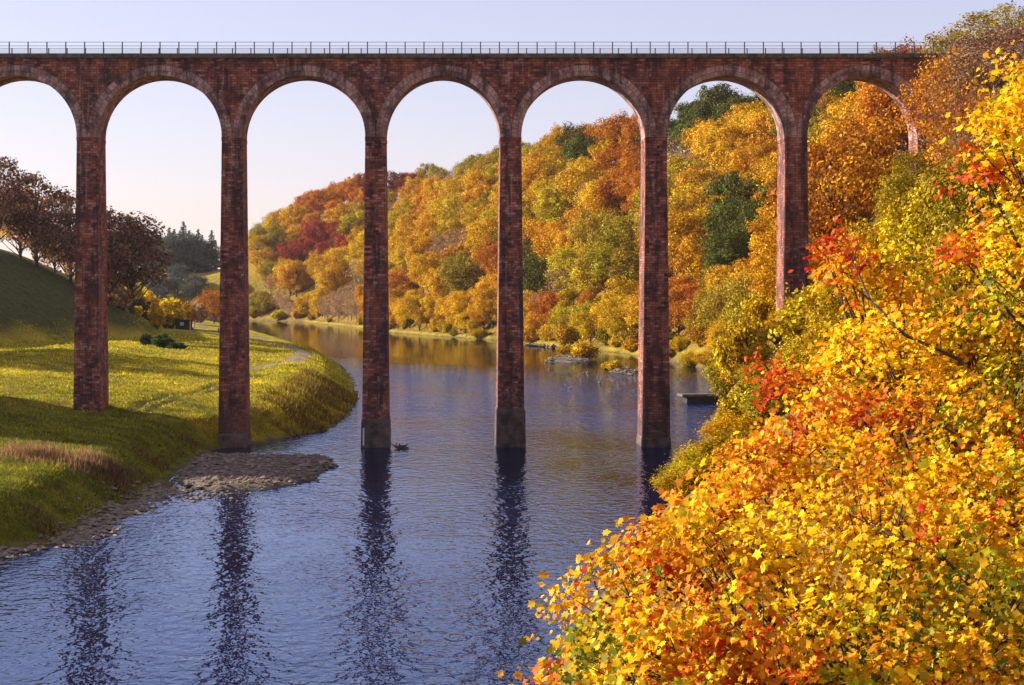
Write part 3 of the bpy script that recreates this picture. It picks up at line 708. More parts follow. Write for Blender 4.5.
# ---- trees and shrubs on the near right slope
IVY = [broadleaf(12, 10, 40, 420, .21, .1, 61, lobe=(.22, .36)), broadleaf(11, 11, 44, 400, .21, .1, 62, lobe=(.22, .36))]
RUS = [broadleaf(14, 12, 44, 240, .24, .1, 71, lobe=(.2, .34), bare=12), broadleaf(13, 13, 46, 230, .24, .1, 72, lobe=(.2, .34), bare=12)]
SHR = [bush(7, 5.5, 46, 190, .26, 81), bush(6, 4.5, 40, 190, .24, 82), bush(8, 5, 50, 190, .26, 83)]
WIL = [bush(5.5, 6, 60, 230, .20, 91, OVAL, .8), bush(6.5, 5, 60, 240, .20, 92, OVAL, .8)]
def on_ground(x, y, dz=-.2): return (x, y, hz(x, y)+dz)
G_R = 'trees on the right slope in front of the bridge end'
RIGHT_TREES = [     # prototypes, name, px and py of the top, depth, crown width, colour, label
 (IVY, 'broadleaf_tree', 838, 268, 96, 4.6, 'yellow green', 'small yellow green tree just right of the sixth pier, lowest on the leafy slope'),
 (IVY, 'broadleaf_tree', 876, 212, 96, 6., 'yellow green', 'dense yellow green tree below the lit foot of the last arch'),
 (IVY, 'broadleaf_tree', 926, 166, 92, 7., 'yellow green', 'tall yellow green tree right of the last arch foot'),
 (IVY, 'broadleaf_tree', 985, 136, 86, 7., 'olive green', 'olive green tree between the tall yellow green tree and the high maple'),
 (IVY, 'broadleaf_tree', 905, 255, 82, 6., 'golden yellow', 'golden green tree just above the orange maple crown'),
 (IVY, 'broadleaf_tree', 958, 225, 74, 6., 'yellow green', 'yellow green tree just behind the middle maple crown'),
 (IVY, 'broadleaf_tree', 1016, 205, 76, 7., 'yellow green', 'yellow green tree behind the red tipped maple at the frame edge'),
 (IVY, 'broadleaf_tree', 858, 300, 88, 5., 'golden yellow', 'low golden tree behind the red twigs of the orange maple'),
 (IVY, 'broadleaf_tree', 812, 325, 100, 4.6, 'yellow green', 'low yellow green tree in front of the sixth pier foot'),
 (IVY, 'broadleaf_tree', 972, 150, 106, 6.5, 'yellow green', 'yellow green tree on the steep slope left of the high maple'),
 (IVY, 'broadleaf_tree', 1004, 135, 108, 6.5, 'olive green', 'olive green tree behind the top spray of the high maple'),
 (IVY, 'broadleaf_tree', 1040, 150, 104, 7, 'yellow green', 'yellow green tree at the right edge behind the high maple'),
 (IVY, 'broadleaf_tree', 945, 172, 124, 6.5, 'olive green', 'olive green tree under the russet trees beside the bridge end'),
 (IVY, 'broadleaf_tree', 992, 160, 116, 7.5, 'olive green', 'olive green tree below the copper trees of the crest'),
 (IVY, 'broadleaf_tree', 900, 162, 150, 5., 'olive green', 'olive green tree at the foot of the lit abutment'),
 (IVY, 'broadleaf_tree', 918, 152, 158, 5., 'olive green', 'olive green tree hiding the base of the lit abutment'),
 (RUS, 'beech_tree', 936, 70, 168, 7.5, 'rust orange', 'russet twiggy tree covering the end of the viaduct parapet'),
 (RUS, 'beech_tree', 958, 40, 163, 8.5, 'rust orange', 'tall russet twiggy tree with pale stems just right of the viaduct end'),
 (RUS, 'beech_tree', 995, 24, 158, 9.5, 'copper', 'copper brown twiggy tree at the top of the right slope'),
 (RUS, 'beech_tree', 1036, 16, 150, 11, 'copper', 'dark copper tree on the crest at the right edge'),
 (RUS, 'beech_tree', 960, 118, 150, 6., 'amber', 'amber twiggy tree below the russet trees'),
 (RUS, 'beech_tree', 975, 78, 138, 8., 'rust orange', 'rust orange tree between the olive trees and the copper crest trees'),
 (RUS, 'beech_tree', 1022, 78, 132, 8., 'amber', 'amber brown tree behind the top of the high maple'),
 (RUS, 'beech_tree', 907, 34, 232, 10., 'dark red', 'dark red domed tree behind the end of the railing'),
 (RUS, 'beech_tree', 950, 22, 212, 10, 'olive green', 'olive brown tree behind the bridge end on the skyline'),
 (RUS, 'beech_tree', 1012, 0, 205, 13, 'olive green', 'olive tree on the skyline above the copper trees'),
]
for i, (pr, nm, px, pyt, Y, wd, col, lab) in enumerate(RIGHT_TREES):
    x = xat(px, Y); k = i % 2
    W0, H0 = ((10, 12), (11, 11))[k] if pr is IVY else ((12, 14), (13, 13))[k]
    g = hz(x, Y); H = min(max(at(px, pyt, Y).z-g, 4.), 26)
    sc = wd/W0
    put_tree(pr[k], nm, (x, Y, g-.2), sc, col, 'tree', lab, G_R, sz=H/(H0*sc), bark='palebark' if pr is RUS else 'bark')
for i, (px, pyt, Y, wd, col, lab) in enumerate([
    (682, 486, 112, 3.6, 'yellow green', 'feathery willow bush at the water edge, nearest to the fifth pier'),
    (704, 452, 114, 4.2, 'yellow green', 'yellow green willow bush at the water edge, second up the bank from the maple'),
    (732, 418, 122, 4.6, 'yellow green', 'tall yellow green willow bush at the water edge below the jetty'),
    (684, 510, 103, 3.4, 'yellow green', 'low willow bush just above the crown of the big yellow maple'),
    (712, 468, 101, 4.4, 'yellow green', 'willow bush on the steep bank under the left tip of the orange maple'),
    (742, 420, 108, 4.8, 'golden yellow', 'golden willow bush on the bank behind the left tip of the orange maple'),
    (776, 372, 112, 5., 'golden yellow', 'golden bush on the steep bank above the red leaf spray'),
    (806, 338, 114, 5., 'yellow green', 'yellow green bush high on the steep bank right of the red leaf spray'),
    (735, 450, 96, 4.6, 'yellow green', 'wide willow bush on the steep bank nearest the orange maple'),
    (758, 394, 150, 4.4, 'yellow green', 'yellow green willow bush at the root of the stone jetty'),
    (768, 420, 128, 4.6, 'golden yellow', 'golden willow bush on the bank left of the red leaf spray'),
    (764, 366, 176, 4.2, 'golden yellow', 'golden willow bush just uphill of the jetty root'),
    (782, 346, 166, 4.4, 'yellow green', 'yellow green bush in front of the sixth pier foot'),
    (806, 336, 160, 4.6, 'yellow green', 'yellow green bush hiding the right side of the sixth pier foot'),
    (672, 352, 398, 8, 'golden yellow', 'golden bush by the far water seen just right of the fifth pier'),
    (692, 350, 372, 8, 'yellow green', 'yellow green bush by the far water, second from the fifth pier'),
    (712, 349, 345, 8, 'golden yellow', 'golden bush by the far water above the end of the jetty')]):
    k = i % 2; W0, H0 = ((5.5, 6), (6.5, 5))[k]; x = xat(px, Y); g = hz(x, Y)
    H = min(max(at(px, pyt, Y).z-g, 2.2), 8); sc = wd/W0
    put_tree(WIL[k], 'willow_bush', (x, Y, g-.2), sc, col, 'bush', lab, 'willow bushes along the right bank', parts=('stems', 'foliage'), sz=H/(H0*sc))
for _ in range(9): rnd.random()
# undergrowth shrubs of the right slope and of the far waterside
k = 0
y = 82.
while y < 1000:
    near = y < 205
    for d in ((5.5, 9, 14, 20, 26, 32) if near else (2.5, 7.5)):
        yy = y+rnd.uniform(-4, 4); x = float(np.interp(yy, Ry, Rx))+d*1.02+rnd.uniform(-2, 2)
        if (not near) and (rnd.random() < .12): continue
        z = hz(x, yy); px, py = proj(x, yy, z+2)
        ptop = proj(x, yy, z+5.5)[1]
        if px < 240 or px > 1010 or z < .2: continue
        ptop = proj(x, yy, z+(2.6 if d < 12 else 4.5))[1]
        if near and (px-(8 if d < 12 else 22) < (655+(525-ptop)*.62 if ptop > 335 else 772+(335-ptop)/1.3) or (px > 900 and ptop < 185)): continue
        if not near and y > 700 and px < 380 and rnd.random() < .6: continue
        col = rnd.choice(['yellow green', 'golden yellow', 'yellow green', 'amber', 'olive green'] if near and d < 20 else ['amber', 'golden yellow', 'rust orange', 'olive green', 'pinkish grey'] if near else ['golden yellow', 'yellow green', 'golden yellow', 'olive green', 'yellow green', 'golden yellow', 'amber'])
        ident = (round(x, 1), round(yy, 1))
        low = near and d < 12
        sc = rnd.uniform(.8, 1.15)*(.62 if low else 1. if near else rnd.uniform(.5, 1.35))
        rz, sz = rnd.uniform(0, 6.28), (rnd.uniform(.7, 1.) if near else rnd.uniform(.7, 1.5)); pr = rnd.choice(SHR+WIL)
        if near and 23.5 < x < 30 and 112 < yy < 140: sc *= .55      # kept low in front of the pier foot
        k += 1
        if 10000+k in DROP: rnd.random(); rnd.random(); continue
        o = put_tree(pr, 'shrub', (x, yy, z-.2), sc, col, 'bush', '', None, rz=rz, sz=sz, parts=('stems', 'foliage'))
        o['_i'] = 10000+k
        ALLT.append((o, px, py, d, col, 'slopeshrub' if near else 'watershrub'))
    y += 9 if near else 7.5+.008*y

# ---- the three foreground maples
def maple(name, base, fork, lobes, boughs, label, seed, dens=680, leaf=.12):
    R = random.Random(seed); t = MB()
    base = Vector(base); fork = Vector(fork)
    t.tube([base-Vector((0, 0, .8)), base*.6+fork*.4+Vector((.1, .2, 0)), fork], [.34, .24, .17], 9)
    C = []; Nn = []; va = []; cc = []; ss = []
    PAL = {'y': (.82, .46, .005), 'o': (.76, .31, .008), 'r': (.58, .085, .010), 'g': (.42, .37, .010), 'l': (.84, .54, .010), 'd': (.16, .18, .010)}
    for (px, py, Y, r, mix) in lobes:
        c = at(px, py, Y)
        w = .07+.02*r
        pts = bez(fork, c, (0, 0, -.18*(c-fork).length), 7); t.tube(pts, [w*1.3, w*1.1, w*.9, w*.7, w*.5, w*.36, w*.22], 6, False)
        ntw = int(dens*r*r/19)
        for q in range(ntw):
            d = Vector((R.gauss(0, 1), R.gauss(0, 1), R.gauss(.15, 1))).normalized()*r*(R.random()**.42)
            d.z *= .85
            e = c+d; a = pts[R.choice((2, 3, 4, 5, 5, 6))].lerp(e, R.uniform(0, .35))
            if q % 2 == 0:
                tw = bez(a, e, (0, 0, -.12), 4); t.tube(tw, [.022, .016, .011, .006], 4, False)
            m = R.randint(14, 27)
            sm = sorted(mix, key='rolygd'.index); ch = sm[int(min(.999, max(0, .5+.85*mnoise.noise(e*1.15)+R.gauss(0, .10)))*len(sm))]
            tn = np.array([R.gauss(-.35, .3)+.3*d.x/r, R.gauss(-.42, .25)+.2*d.y/r, R.uniform(.4, 1)]); tn /= np.linalg.norm(tn)
            off = rng.normal(0, .21, (m, 3)); off -= np.outer(off@tn, tn)*.72     # each spray is a loose flat plate of leaves
            off[:, 2] -= .35*(off[:, 0]**2+off[:, 1]**2)
            C.append(np.array(e)+off)
            Nn.append(rng.normal(0, .36, (m, 3))+tn)
            lv = R.random(); va.append(np.stack([np.clip(rng.normal(lv, .12, m), 0, 1), rng.random(m)], -1))
            pc = np.array([PAL[ch if rng.random() > .12 else R.choice(mix)] for _ in range(m)]); cc.append(pc)
            ss.append(leaf*rng.uniform(.4, 1.4, m))
    for bough in boughs:       # bare dark boughs that show between the leaves
        bp = [at(*q) for q in bough]; t.tube([fork.lerp(bp[0], .6)]+bp, [.05]+[.036*(1-i/len(bp))+.008 for i in range(len(bp))], 6, False)
        for q in bp[1:]:
            for _ in range(3): t.tube([q, q+Vector((R.uniform(-.5, .2), R.uniform(-.3, .2), R.uniform(0, .5)))], [.016, .006], 4, False)
    C = np.vstack(C); me = leaf_mesh('crown', C, np.vstack(Nn), np.hstack(ss), MAPLE, np.vstack(va), np.vstack(cc))
    o = empty(name, base, label, 'tree', 'autumn maples in front on the right bank')
    for nm, mm, mt in (('trunk', t.mesh('trunk', True), M['bark']), ('crown', me, M['maple'])):
        q = obj(nm, mm, mt, o); q.matrix_parent_inverse.identity(); q.location = -base
    return o
MIX1 = 'yyyooolggrd'; MIX2 = 'yyooooryg'; MIXR = 'rrrooy'; MIXG = 'yggygldod'
def gb(px, Y): 
    x = xat(px, Y); return (x, Y, hz(x, Y))
maple('maple_tree', gb(930, 27), at(900, 720, 27), [
    (600, 598, 25, .85, MIX1+'rr'), (585, 655, 24.3, .6, MIX1), (640, 645, 24, 1.1, MIX1), (690, 560, 26, 1.1, MIX2), (640, 560, 26, .6, MIXR+'y'), (735, 640, 24, 1.2, MIX1), (770, 560, 26, 1.25, 'yyllo'),
    (760, 690, 23, 1.1, MIXR+'yy'), (850, 600, 25, 1.3, MIX1+'ll'), (850, 680, 23.5, 1.2, MIXG), (930, 560, 26.5, 1.4, MIX1), (940, 650, 24, 1.3, MIXG), (1015, 600, 25, 1.4, MIXG), (1020, 690, 23.5, 1.3, MIX1+'r'),
    (560, 690, 23, .55, MIX1), (660, 710, 22.5, 1.0, MIX1), (870, 520, 27, 1.2, MIX2), (730, 520, 27, .9, MIX2), (697, 525, 27, .65, MIX2), (722, 490, 28, .65, MIX2+'r'), (746, 455, 30, .6, MIXR+'y'), (672, 552, 26, .5, MIX1)],
    [[(985, 600, 24.9), (945, 560, 25.2), (905, 540, 25.4), (868, 524, 25.9)]],
    'large yellow and orange maple spreading over the river in front', 101)
maple('maple_tree', gb(985, 36), at(960, 560, 36), [
    (790, 470, 31, 1.1, MIXR+'y'), (765, 470, 31, .6, MIX2), (795, 395, 33, .7, MIXR+'y'), (840, 430, 32, 1.4, MIX2), (846, 362, 34, .9, MIX2), (850, 275, 35, .95, MIXR+'oy'), (825, 250, 35.5, .45, MIXR), (900, 370, 33, 1.6, 'yyllo'), (900, 300, 35, 1.1, MIX1),
    (950, 440, 31, 1.5, MIX2+'g'), (970, 340, 34, 1.5, MIX1+'r'), (1020, 420, 32, 1.6, MIXG), (1025, 310, 33, 1.4, MIX1), (890, 490, 30, 1.3, MIX2), (985, 505, 29, 1.4, MIX1+'g'), (1030, 505, 29, 1.3, MIXG), (765, 365, 33.5, .35, 'r')],
    [[(1030, 470, 30.5), (985, 452, 30.4), (945, 428, 30.7), (900, 408, 31.2)], [(960, 360, 32.4), (905, 335, 32.4), (870, 300, 33.3), (853, 262, 34.2)]],
    'orange maple with red tipped twigs rising behind the big yellow maple', 102)
maple('maple_tree', gb(1130, 32), at(1130, 400, 32), [
    (1005, 130, 30, .8, 'yyl'), (1020, 70, 31, .6, 'yl'), (985, 175, 30, .55, MIXR), (1000, 235, 31, .85, MIX1+'r'), (1030, 190, 30, 1.0, MIX1), (1060, 100, 30, 1.2, MIX1), (1070, 220, 30, 1.3, MIX1), (1035, 275, 31, 1.0, MIX1), (960, 255, 32, .5, MIXR+'y')],
    [],
    'bright yellow maple with a few red sprays high at the right edge', 103)

# ---- the left bank: trees, bushes, hut
OAK = [broadleaf(17, 14, 36, 250, .34, .05, 111, lobe=(.18, .34), bare=8), broadleaf(16, 13, 34, 250, .34, .05, 112, lobe=(.18, .34), bare=8), broadleaf(17, 15, 38, 250, .34, .05, 113, lobe=(.18, .34), bare=8)]
def left_tree(pr, nm, px, Y, s, col, lab, grp, sz=1., cat='tree', **kw):
    x = xat(px, Y); return put_tree(pr, nm, on_ground(x, Y), s, col, cat, lab, grp, sz=sz, **kw)
G_L = 'dark trees on the left hill'
left_tree(OAK[0], 'oak_tree', -6, 392, 1.4, 'copper', 'dark copper tree on the left hill, cut by the left frame edge', G_L)
left_tree(OAK[1], 'oak_tree', 36, 398, 1.5, 'copper', 'dark open crowned tree on the left hill with golden light behind it', G_L)
left_tree(OAK[2], 'oak_tree', 70, 405, 1.4, 'copper', 'dark copper tree on the left hill, partly behind the first pier', G_L)
left_tree(OAK[1], 'oak_tree', 112, 395, 1.5, 'copper', 'dark purplish tree just right of the first pier', G_L)
left_tree(OAK[0], 'oak_tree', 132, 400, 1.5, 'copper', 'dark purplish tree above the yellow bushes, right of its neighbours', G_L)
left_tree(OAK[2], 'oak_tree', 20, 425, 1.2, 'amber', 'amber tree glowing between the dark trees of the left hill', G_L)
left_tree(OAK[0], 'oak_tree', 95, 440, 1.2, 'amber', 'amber tree behind the first pier on the left hill', G_L)
left_tree(OAK[2], 'oak_tree', -70, 380, 1.1, 'copper', 'dark copper tree outside the left frame edge', G_L)
left_tree(OAK[1], 'oak_tree', -140, 370, 1.1, 'copper', 'dark copper tree farther up the left hill, out of frame', G_L)
left_tree(OAK[1], 'oak_tree', 55, 432, .9, 'amber', 'small amber tree behind the dark trees left of the first pier', G_L)
for i, (x, Y, q) in enumerate([(-102, 296, 1.0), (-97, 285, 1.1), (-91, 276, 1.0), (-88, 266, 1.05), (-104, 262, 1.2), (-83, 256, .95), (-82, 246, .95), (-78, 236, .9)]):
    put_tree(OAK[i % 3], 'oak_tree', on_ground(x, Y), q, 'copper', 'tree', f'dark copper tree outside the left edge, {ORD[i]} of the row shading the meadow', G_L, sz=1.)
# yellow bushes and young trees of the meadow
YB = [bush(5, 5.5, 40, 150, .34, 121), bush(4.5, 5, 34, 150, .34, 122)]
G_B = 'bushes by the meadow track'
def meadow_bush(i, nm, px, Y, s, col, lab, sz=1.):
    left_tree(YB[i % 2], nm, px, Y, s, col, lab, G_B, sz, 'bush', parts=('stems', 'foliage'))
meadow_bush(0, 'shrub', 146, 500, 1.6, 'bright yellow', 'round bright yellow bush left of the biggest yellow bush')
meadow_bush(1, 'shrub', 168, 492, 1.9, 'bright yellow', 'biggest bright yellow bush, above the dark hut')
meadow_bush(0, 'shrub', 131, 470, 1.3, 'bright yellow', 'slender yellow bush below the dark purplish tree', 1.3)
meadow_bush(1, 'shrub', 113, 455, 1.2, 'golden yellow', 'golden bush beside the right side of the first pier')
meadow_bush(1, 'shrub', 137, 405, .6, 'bright yellow', 'tiny bright yellow bush standing alone on the meadow')
meadow_bush(0, 'shrub', 156, 400, .8, 'golden yellow', 'slim young golden tree standing in front of the hut', 1.5)
meadow_bush(1, 'shrub', 121, 395, 1.1, 'pinkish grey', 'leafless brown bush right of the first pier')
meadow_bush(0, 'shrub', 152, 470, 1.1, 'deep green', 'dark green bush left of the hut')
meadow_bush(1, 'shrub', 138, 455, 1., 'deep green', 'dark bush under the slender yellow bush')
meadow_bush(0, 'shrub', 163, 318, .95, 'deep green', 'broad low dark bush on the sunlit meadow below the hut', .5)
meadow_bush(1, 'shrub', 177, 312, .7, 'deep green', 'low dark bush at the right end of the broad low bush', .45)
meadow_bush(1, 'shrub', 147, 322, .5, 'deep green', 'small dark bush left of the low dark bush')
meadow_bush(1, 'shrub', 198, 640, 1.7, 'pinkish grey', 'pale brown bush left of the red orange tree')
meadow_bush(0, 'shrub', 188, 600, 1.3, 'amber', 'amber bush behind the hut roof')
left_tree(FAR[2], 'broadleaf_tree', 214, 660, .95, 'rust orange', 'red orange tree just left of the second pier', 'trees beyond the meadow')
left_tree(FAR[0], 'broadleaf_tree', 200, 820, .8, 'pinkish grey', 'pale tree behind the red orange tree', 'trees beyond the meadow')
left_tree(FAR[1], 'broadleaf_tree', 226, 1180, 1.1, 'pinkish grey', 'pale hazy tree beside the second pier, right of the conifers', 'trees beyond the meadow')
for j in range(16):
    px = 147+j*4.6+rnd.uniform(-1.2, 1.2); Y = 1080+rnd.uniform(-35, 45)
    q = 1.0+.45*math.sin(PI*min(1, j/15))+rnd.uniform(-.12, .12)
    left_tree(CON[j % 3], 'conifer_tree', px, Y, q*1.05, (.10, .13, .11), f'dark hazy conifer in the far plantation, {ORD[j]} from the left', 'far conifer plantation', .95)  # distance haze is put into the blue-grey needle colour
for j, (px, Y, s) in enumerate([(160, 1000, 1.3), (178, 1000, 1.3), (196, 990, 1.1), (152, 980, 1.5), (142, 900, 1.2), (168, 1040, 1.75), (186, 1045, 1.65), (158, 1050, 1.6), (205, 1050, 1.35)]):
    left_tree(FAR[j % 5], 'broadleaf_tree', px, Y, s, (.12, .135, .10), 'dark round tree among the far conifers, '+('front row left', 'front row middle', 'front row right', 'front row, leftmost but one', 'nearest, at the left foot', 'tall one at the centre', 'tall one right of centre', 'tall one left of centre', 'low one at the right end')[j], 'trees at the foot of the far plantation', 1.)  # leaf colour greyed with painted haze like the conifers

hx, hy = xat(185, 490), 490.
hzv = hz(hx, hy)
h = empty('hut', (hx, hy, hzv), 'small dark timber hut with a flat roof on the meadow', 'hut', None, -.25)
def part(nm, f, mat, parent):
    m = MB(); f(m); return obj(nm, m.mesh(nm), mat, parent)
part('wall', lambda m: m.box(-1.9, 1.3, -1.3, 1.3, -.6, 2.15), M['wood'], h)
part('roof', lambda m: m.frustum((-2.2, 2.15, -1.6, 1.6, 2.16), (-2.2, 2.15, -1.6, 1.6, 2.38)), M['wood'], h)
h.scale = (1.2, 1.2, 1.2)
wn = part('window', lambda m: m.box(-.75, .25, -1.36, -1.305, .95, 1.75), M['pale'], h)
part('pane', lambda m: m.box(-.69, .19, -1.385, -1.362, 1.0, 1.7), M['glass'], wn)
part('porch_post', lambda m: m.box(1.85, 2.0, -1.5, -1.35, -.6, 2.158), M['pale'], h)
part('porch_post', lambda m: m.box(1.85, 2.0, 1.35, 1.5, -.6, 2.158), M['pale'], h)
part('bench', lambda m: (m.box(1.32, 1.8, -1.1, 1.1, .4, .46), m.box(1.4, 1.7, -1.0, -.9, -.5, .398), m.box(1.4, 1.7, .9, 1.0, -.5, .398)), M['wood'], h)
pv = at(218.5, 325, 480); pz = hz(pv.x, 480)
fp = part('gate_post', lambda m: (m.frustum((-.17, .17, -.17, .17, -.5), (-.13, .13, -.13, .13, 1.45)), m.frustum((-.13, .13, -.13, .13, 1.451), (-.02, .02, -.02, .02, 1.6))), M['wood'], None)
fp.location = (pv.x, 480, pz); tag(fp, 'dark wooden post on the meadow beside the second pier', 'post')

# stone jetty on the right bank
jx, jy = 37.6, 251.
jt = empty('jetty', (jx, jy, 0), 'low dark stone jetty reaching into the river from the right bank', 'jetty', None, .10)
part('wall', lambda m: m.frustum((-.2, 9, -1.4, 1.4, -1), (0, 9, -1.15, 1.15, 1.0)), M['wood'], jt)
part('deck', lambda m: m.frustum((-.9, 9, -1.5, 1.5, 1.002), (-.8, 9, -1.45, 1.45, 1.32)), M['cornice'], jt)
# stones along the far waterline
for j in range(9):
    px = 537+j*7.6+rnd.uniform(-2, 2); Y = 512-j*4.+rnd.uniform(-2, 2)
    x = min(xat(px, Y), float(np.interp(Y, Ry, Rx))-4.5)
    so = obj('rock', stones('rock', np.zeros((1, 3)), [rnd.uniform(1.0, 1.8)]), M['rock']); so.location = (x, Y, .2)
    tag(so, f'stone in the row by the far waterline behind the river island, {ORD[j]} from the left', 'rock', 'stones along the far waterline')
# driftwood at the third river pier
m = MB()
for q in range(26):
    a = Vector((rnd.uniform(-.7, .5), rnd.uniform(-.4, .4), rnd.uniform(-.1, .2))); d = Vector((rnd.uniform(-.9, 1.1), rnd.uniform(-.4, .4), rnd.uniform(-.05, .5)))
    m.tube([a, a+d*.6, a+d], [.07, .05, .02], 5)
dw = obj('driftwood', m.mesh('driftwood'), M['bark']); dw.location = (xat(402, 178.5), 178.5, .0)
tag(dw, 'dark tangle of driftwood caught beside the third pier', 'driftwood')
# golden clumps on the island
TUF = bush(3.2, 1.7, 46, 60, .30, 131, OVAL, 1.2)
for j, (px, Y, s, lab) in enumerate([(585, 410, 2.2, 'biggest golden grass clump on the river island'), (566, 424, 1.5, 'lower golden grass clump at the left end of the river island'), (614, 352, 1.0, 'small golden grass clump on the shoal in front of the river island'), (606, 358, .7, 'tiny grass clump left of the clump on the shoal')]):
    put_tree(TUF, 'grass_clump', (xat(px, Y), Y, .15), s, 'golden yellow', 'grass', lab, None, sz=1., parts=('stems', 'blades'))

# ---- grass, weeds and reeds (uncountable)
def blades(name, X, Y, hgt, wid, cols, lean=.35):
    N = len(X); Z = height(X, Y); a = rng.uniform(0, PI, N)
    ux, uy = np.cos(a)*wid/2, np.sin(a)*wid/2
    lx, ly = rng.normal(0, lean, N)*hgt, rng.normal(0, lean, N)*hgt
    V = np.stack([np.stack([X-ux, Y-uy, Z-.03], -1), np.stack([X+ux, Y+uy, Z-.03], -1), np.stack([X+lx, Y+ly, Z+hgt], -1)], 1)
    me = np_mesh(name, V.reshape(-1, 3), np.arange(3*N).reshape(N, 3))
    pt_attr(me, 'vary', np.repeat(np.stack([rng.random(N), rng.random(N), np.zeros(N)], -1), 3, 0))
    pt_attr(me, 'leafcol', np.repeat(cols, 3, 0))
    return kind(obj(name, me, M['grass']), 'stuff')
N = 230000
Y = 1/rng.uniform(1/430., 1/104., N); d = 1.2+rng.random(N)**1.2*82
X = np.interp(Y, Ly, Lx)-d
px = PX0+X/Y*FOC
ok = (px > -40) & (px < 375) & (dL(X, Y) > 1.6+wob(X, Y, 2.)*.5) & (polydist(X, Y, np.array([p[1] for p in TRACK], float), np.array([p[0] for p in TRACK], float)) > 1.6) & (np.minimum(polydist(X, Y, RUTY, RUTX-.8), polydist(X, Y, RUTY, RUTX+.8)) > .4)
ok &= dL(X, Y)-70+30*smooth(305, 395, Y)+wob(X, Y, 9.)*3+rng.normal(0, 2, N) < 6
X, Y = X[ok], Y[ok]; N = len(X)
pt = wob(X, Y, 5., 1.)*.5+wob(X, Y, 1.7, 4.)*.5+rng.normal(0, .25, N)
mixv = np.clip(.5+.85*pt, 0, 1)[:, None]
ls = smooth(165, 225, Y+wob(X, Y, 12.)*8)[:, None]
colr = (np.array([.06, .085, .006])*(1-mixv)+np.array([.36, .31, .012])*mixv)*(1-ls)+(np.array([.12, .135, .008])*(1-mixv)+np.array([.68, .50, .015])*mixv)*ls  # near blades are greener and also darkened towards the bridge shade
blades('grass', X, Y, (.06+.12*rng.random(N)*(1+2.2*np.clip(pt, 0, 1)**2))*(.7+Y/330), .05+.00045*Y, colr)
N = 15000
Y = rng.uniform(194, 268, N); d = rng.uniform(.2, 9, N); X = np.interp(Y, Ly, Lx)-d
ok = wob(X, Y, 3., 6.)+rng.normal(0, .35, N) > .12; X, Y = X[ok], Y[ok]; N = len(X)
mixv = np.clip(rng.random(N)*.7+.3*wob(X, Y, 5., 2.), 0, 1)[:, None]
blades('weeds', X, Y, rng.uniform(.25, .95, N)*(1+.45*wob(X, Y, 4., 1.)), .10+.1*rng.random(N), np.array([.12, .08, .015])*(1-mixv)+np.array([.46, .28, .03])*mixv, .5)
N = 5000
Y = rng.uniform(112, 186, N); d = 1.4+np.abs(rng.normal(0, 1.6, N)); X = np.interp(Y, Ly, Lx)-d
ok = wob(X, Y, 3.5, 2.)+rng.normal(0, .3, N) > .25; X, Y = X[ok], Y[ok]; N = len(X); mixv = rng.random(N)[:, None]
blades('scrub', X, Y, rng.uniform(.2, .8, N), .06+.07*rng.random(N), np.array([.08, .045, .02])*(1-mixv)+np.array([.26, .15, .04])*mixv, .5)
N = 4200
t_ = rng.random(N); X = -33.8+t_*9.5+rng.normal(0, .6, N); Y = 136.5+rng.normal(0, 2.2, N)+t_*2
tall = np.clip(.55+.6*wob(X, Y, 1.3, 3.)+.4*wob(X, Y, 4., 1.), .2, 1.3)
mixv = np.clip(rng.random(N)*.8-.5*(t_ > .72), 0, 1)[:, None]
blades('reeds', X, Y, rng.uniform(.5, 1.35, N)*tall, .05+.06*rng.random(N), np.array([.14, .075, .04])*(1-mixv)+np.array([.60, .34, .14])*mixv, .28)

# ---- labels that single each tree out
def bay(px):
    edges = [87, 232, 375, 511, 656, 797]; names = ['left of the first pier', 'between first and second piers', 'between second and third piers', 'between third and fourth piers', 'between fourth and fifth piers', 'between fifth and sixth piers', 'under the last arch']
    return names[sum(px > e for e in edges)]
groups = {}
for (o, px, py, dd, col, kd) in ALLT:
    if kd in ('slopeshrub',): place = 'low on the near right slope' if py > 250 else 'on the near right slope'; nm = col+' shrub'; b = bay(px) if px < 870 else 'beside the bridge end'
    elif kd == 'watershrub': place = 'along the far waterside'; nm = col+' shrub'; b = bay(px)
    else:
        lv = py
        place = 'by the far bank' if lv > 285 else 'low on the hillside' if lv > 245 else 'midway up the hillside' if lv > 205 else 'high on the hillside' if lv > 160 else 'on the hill crest'
        nm = {'round': col+' tree', 'conifer': 'green conifer', 'bare': 'bare '+col+' tree', 'fine': col+' spreading tree'}[kd]; b = bay(px)
    groups.setdefault((nm, place, b), []).append((px, o))
for (nm, place, b), L in groups.items():
    L.sort(key=lambda q: q[0])
    for i, (px, o) in enumerate(L):
        e = '' if len(L) == 1 else ' leftmost' if i == 0 else ' rightmost' if i == len(L)-1 else ' '+ORD[i]+' from left'
        o['label'] = f"{nm} {place} {b}{',' if e else ''}{e}"
        if o['category'] == 'bush': o['group'] = 'shrubs on the right bank'

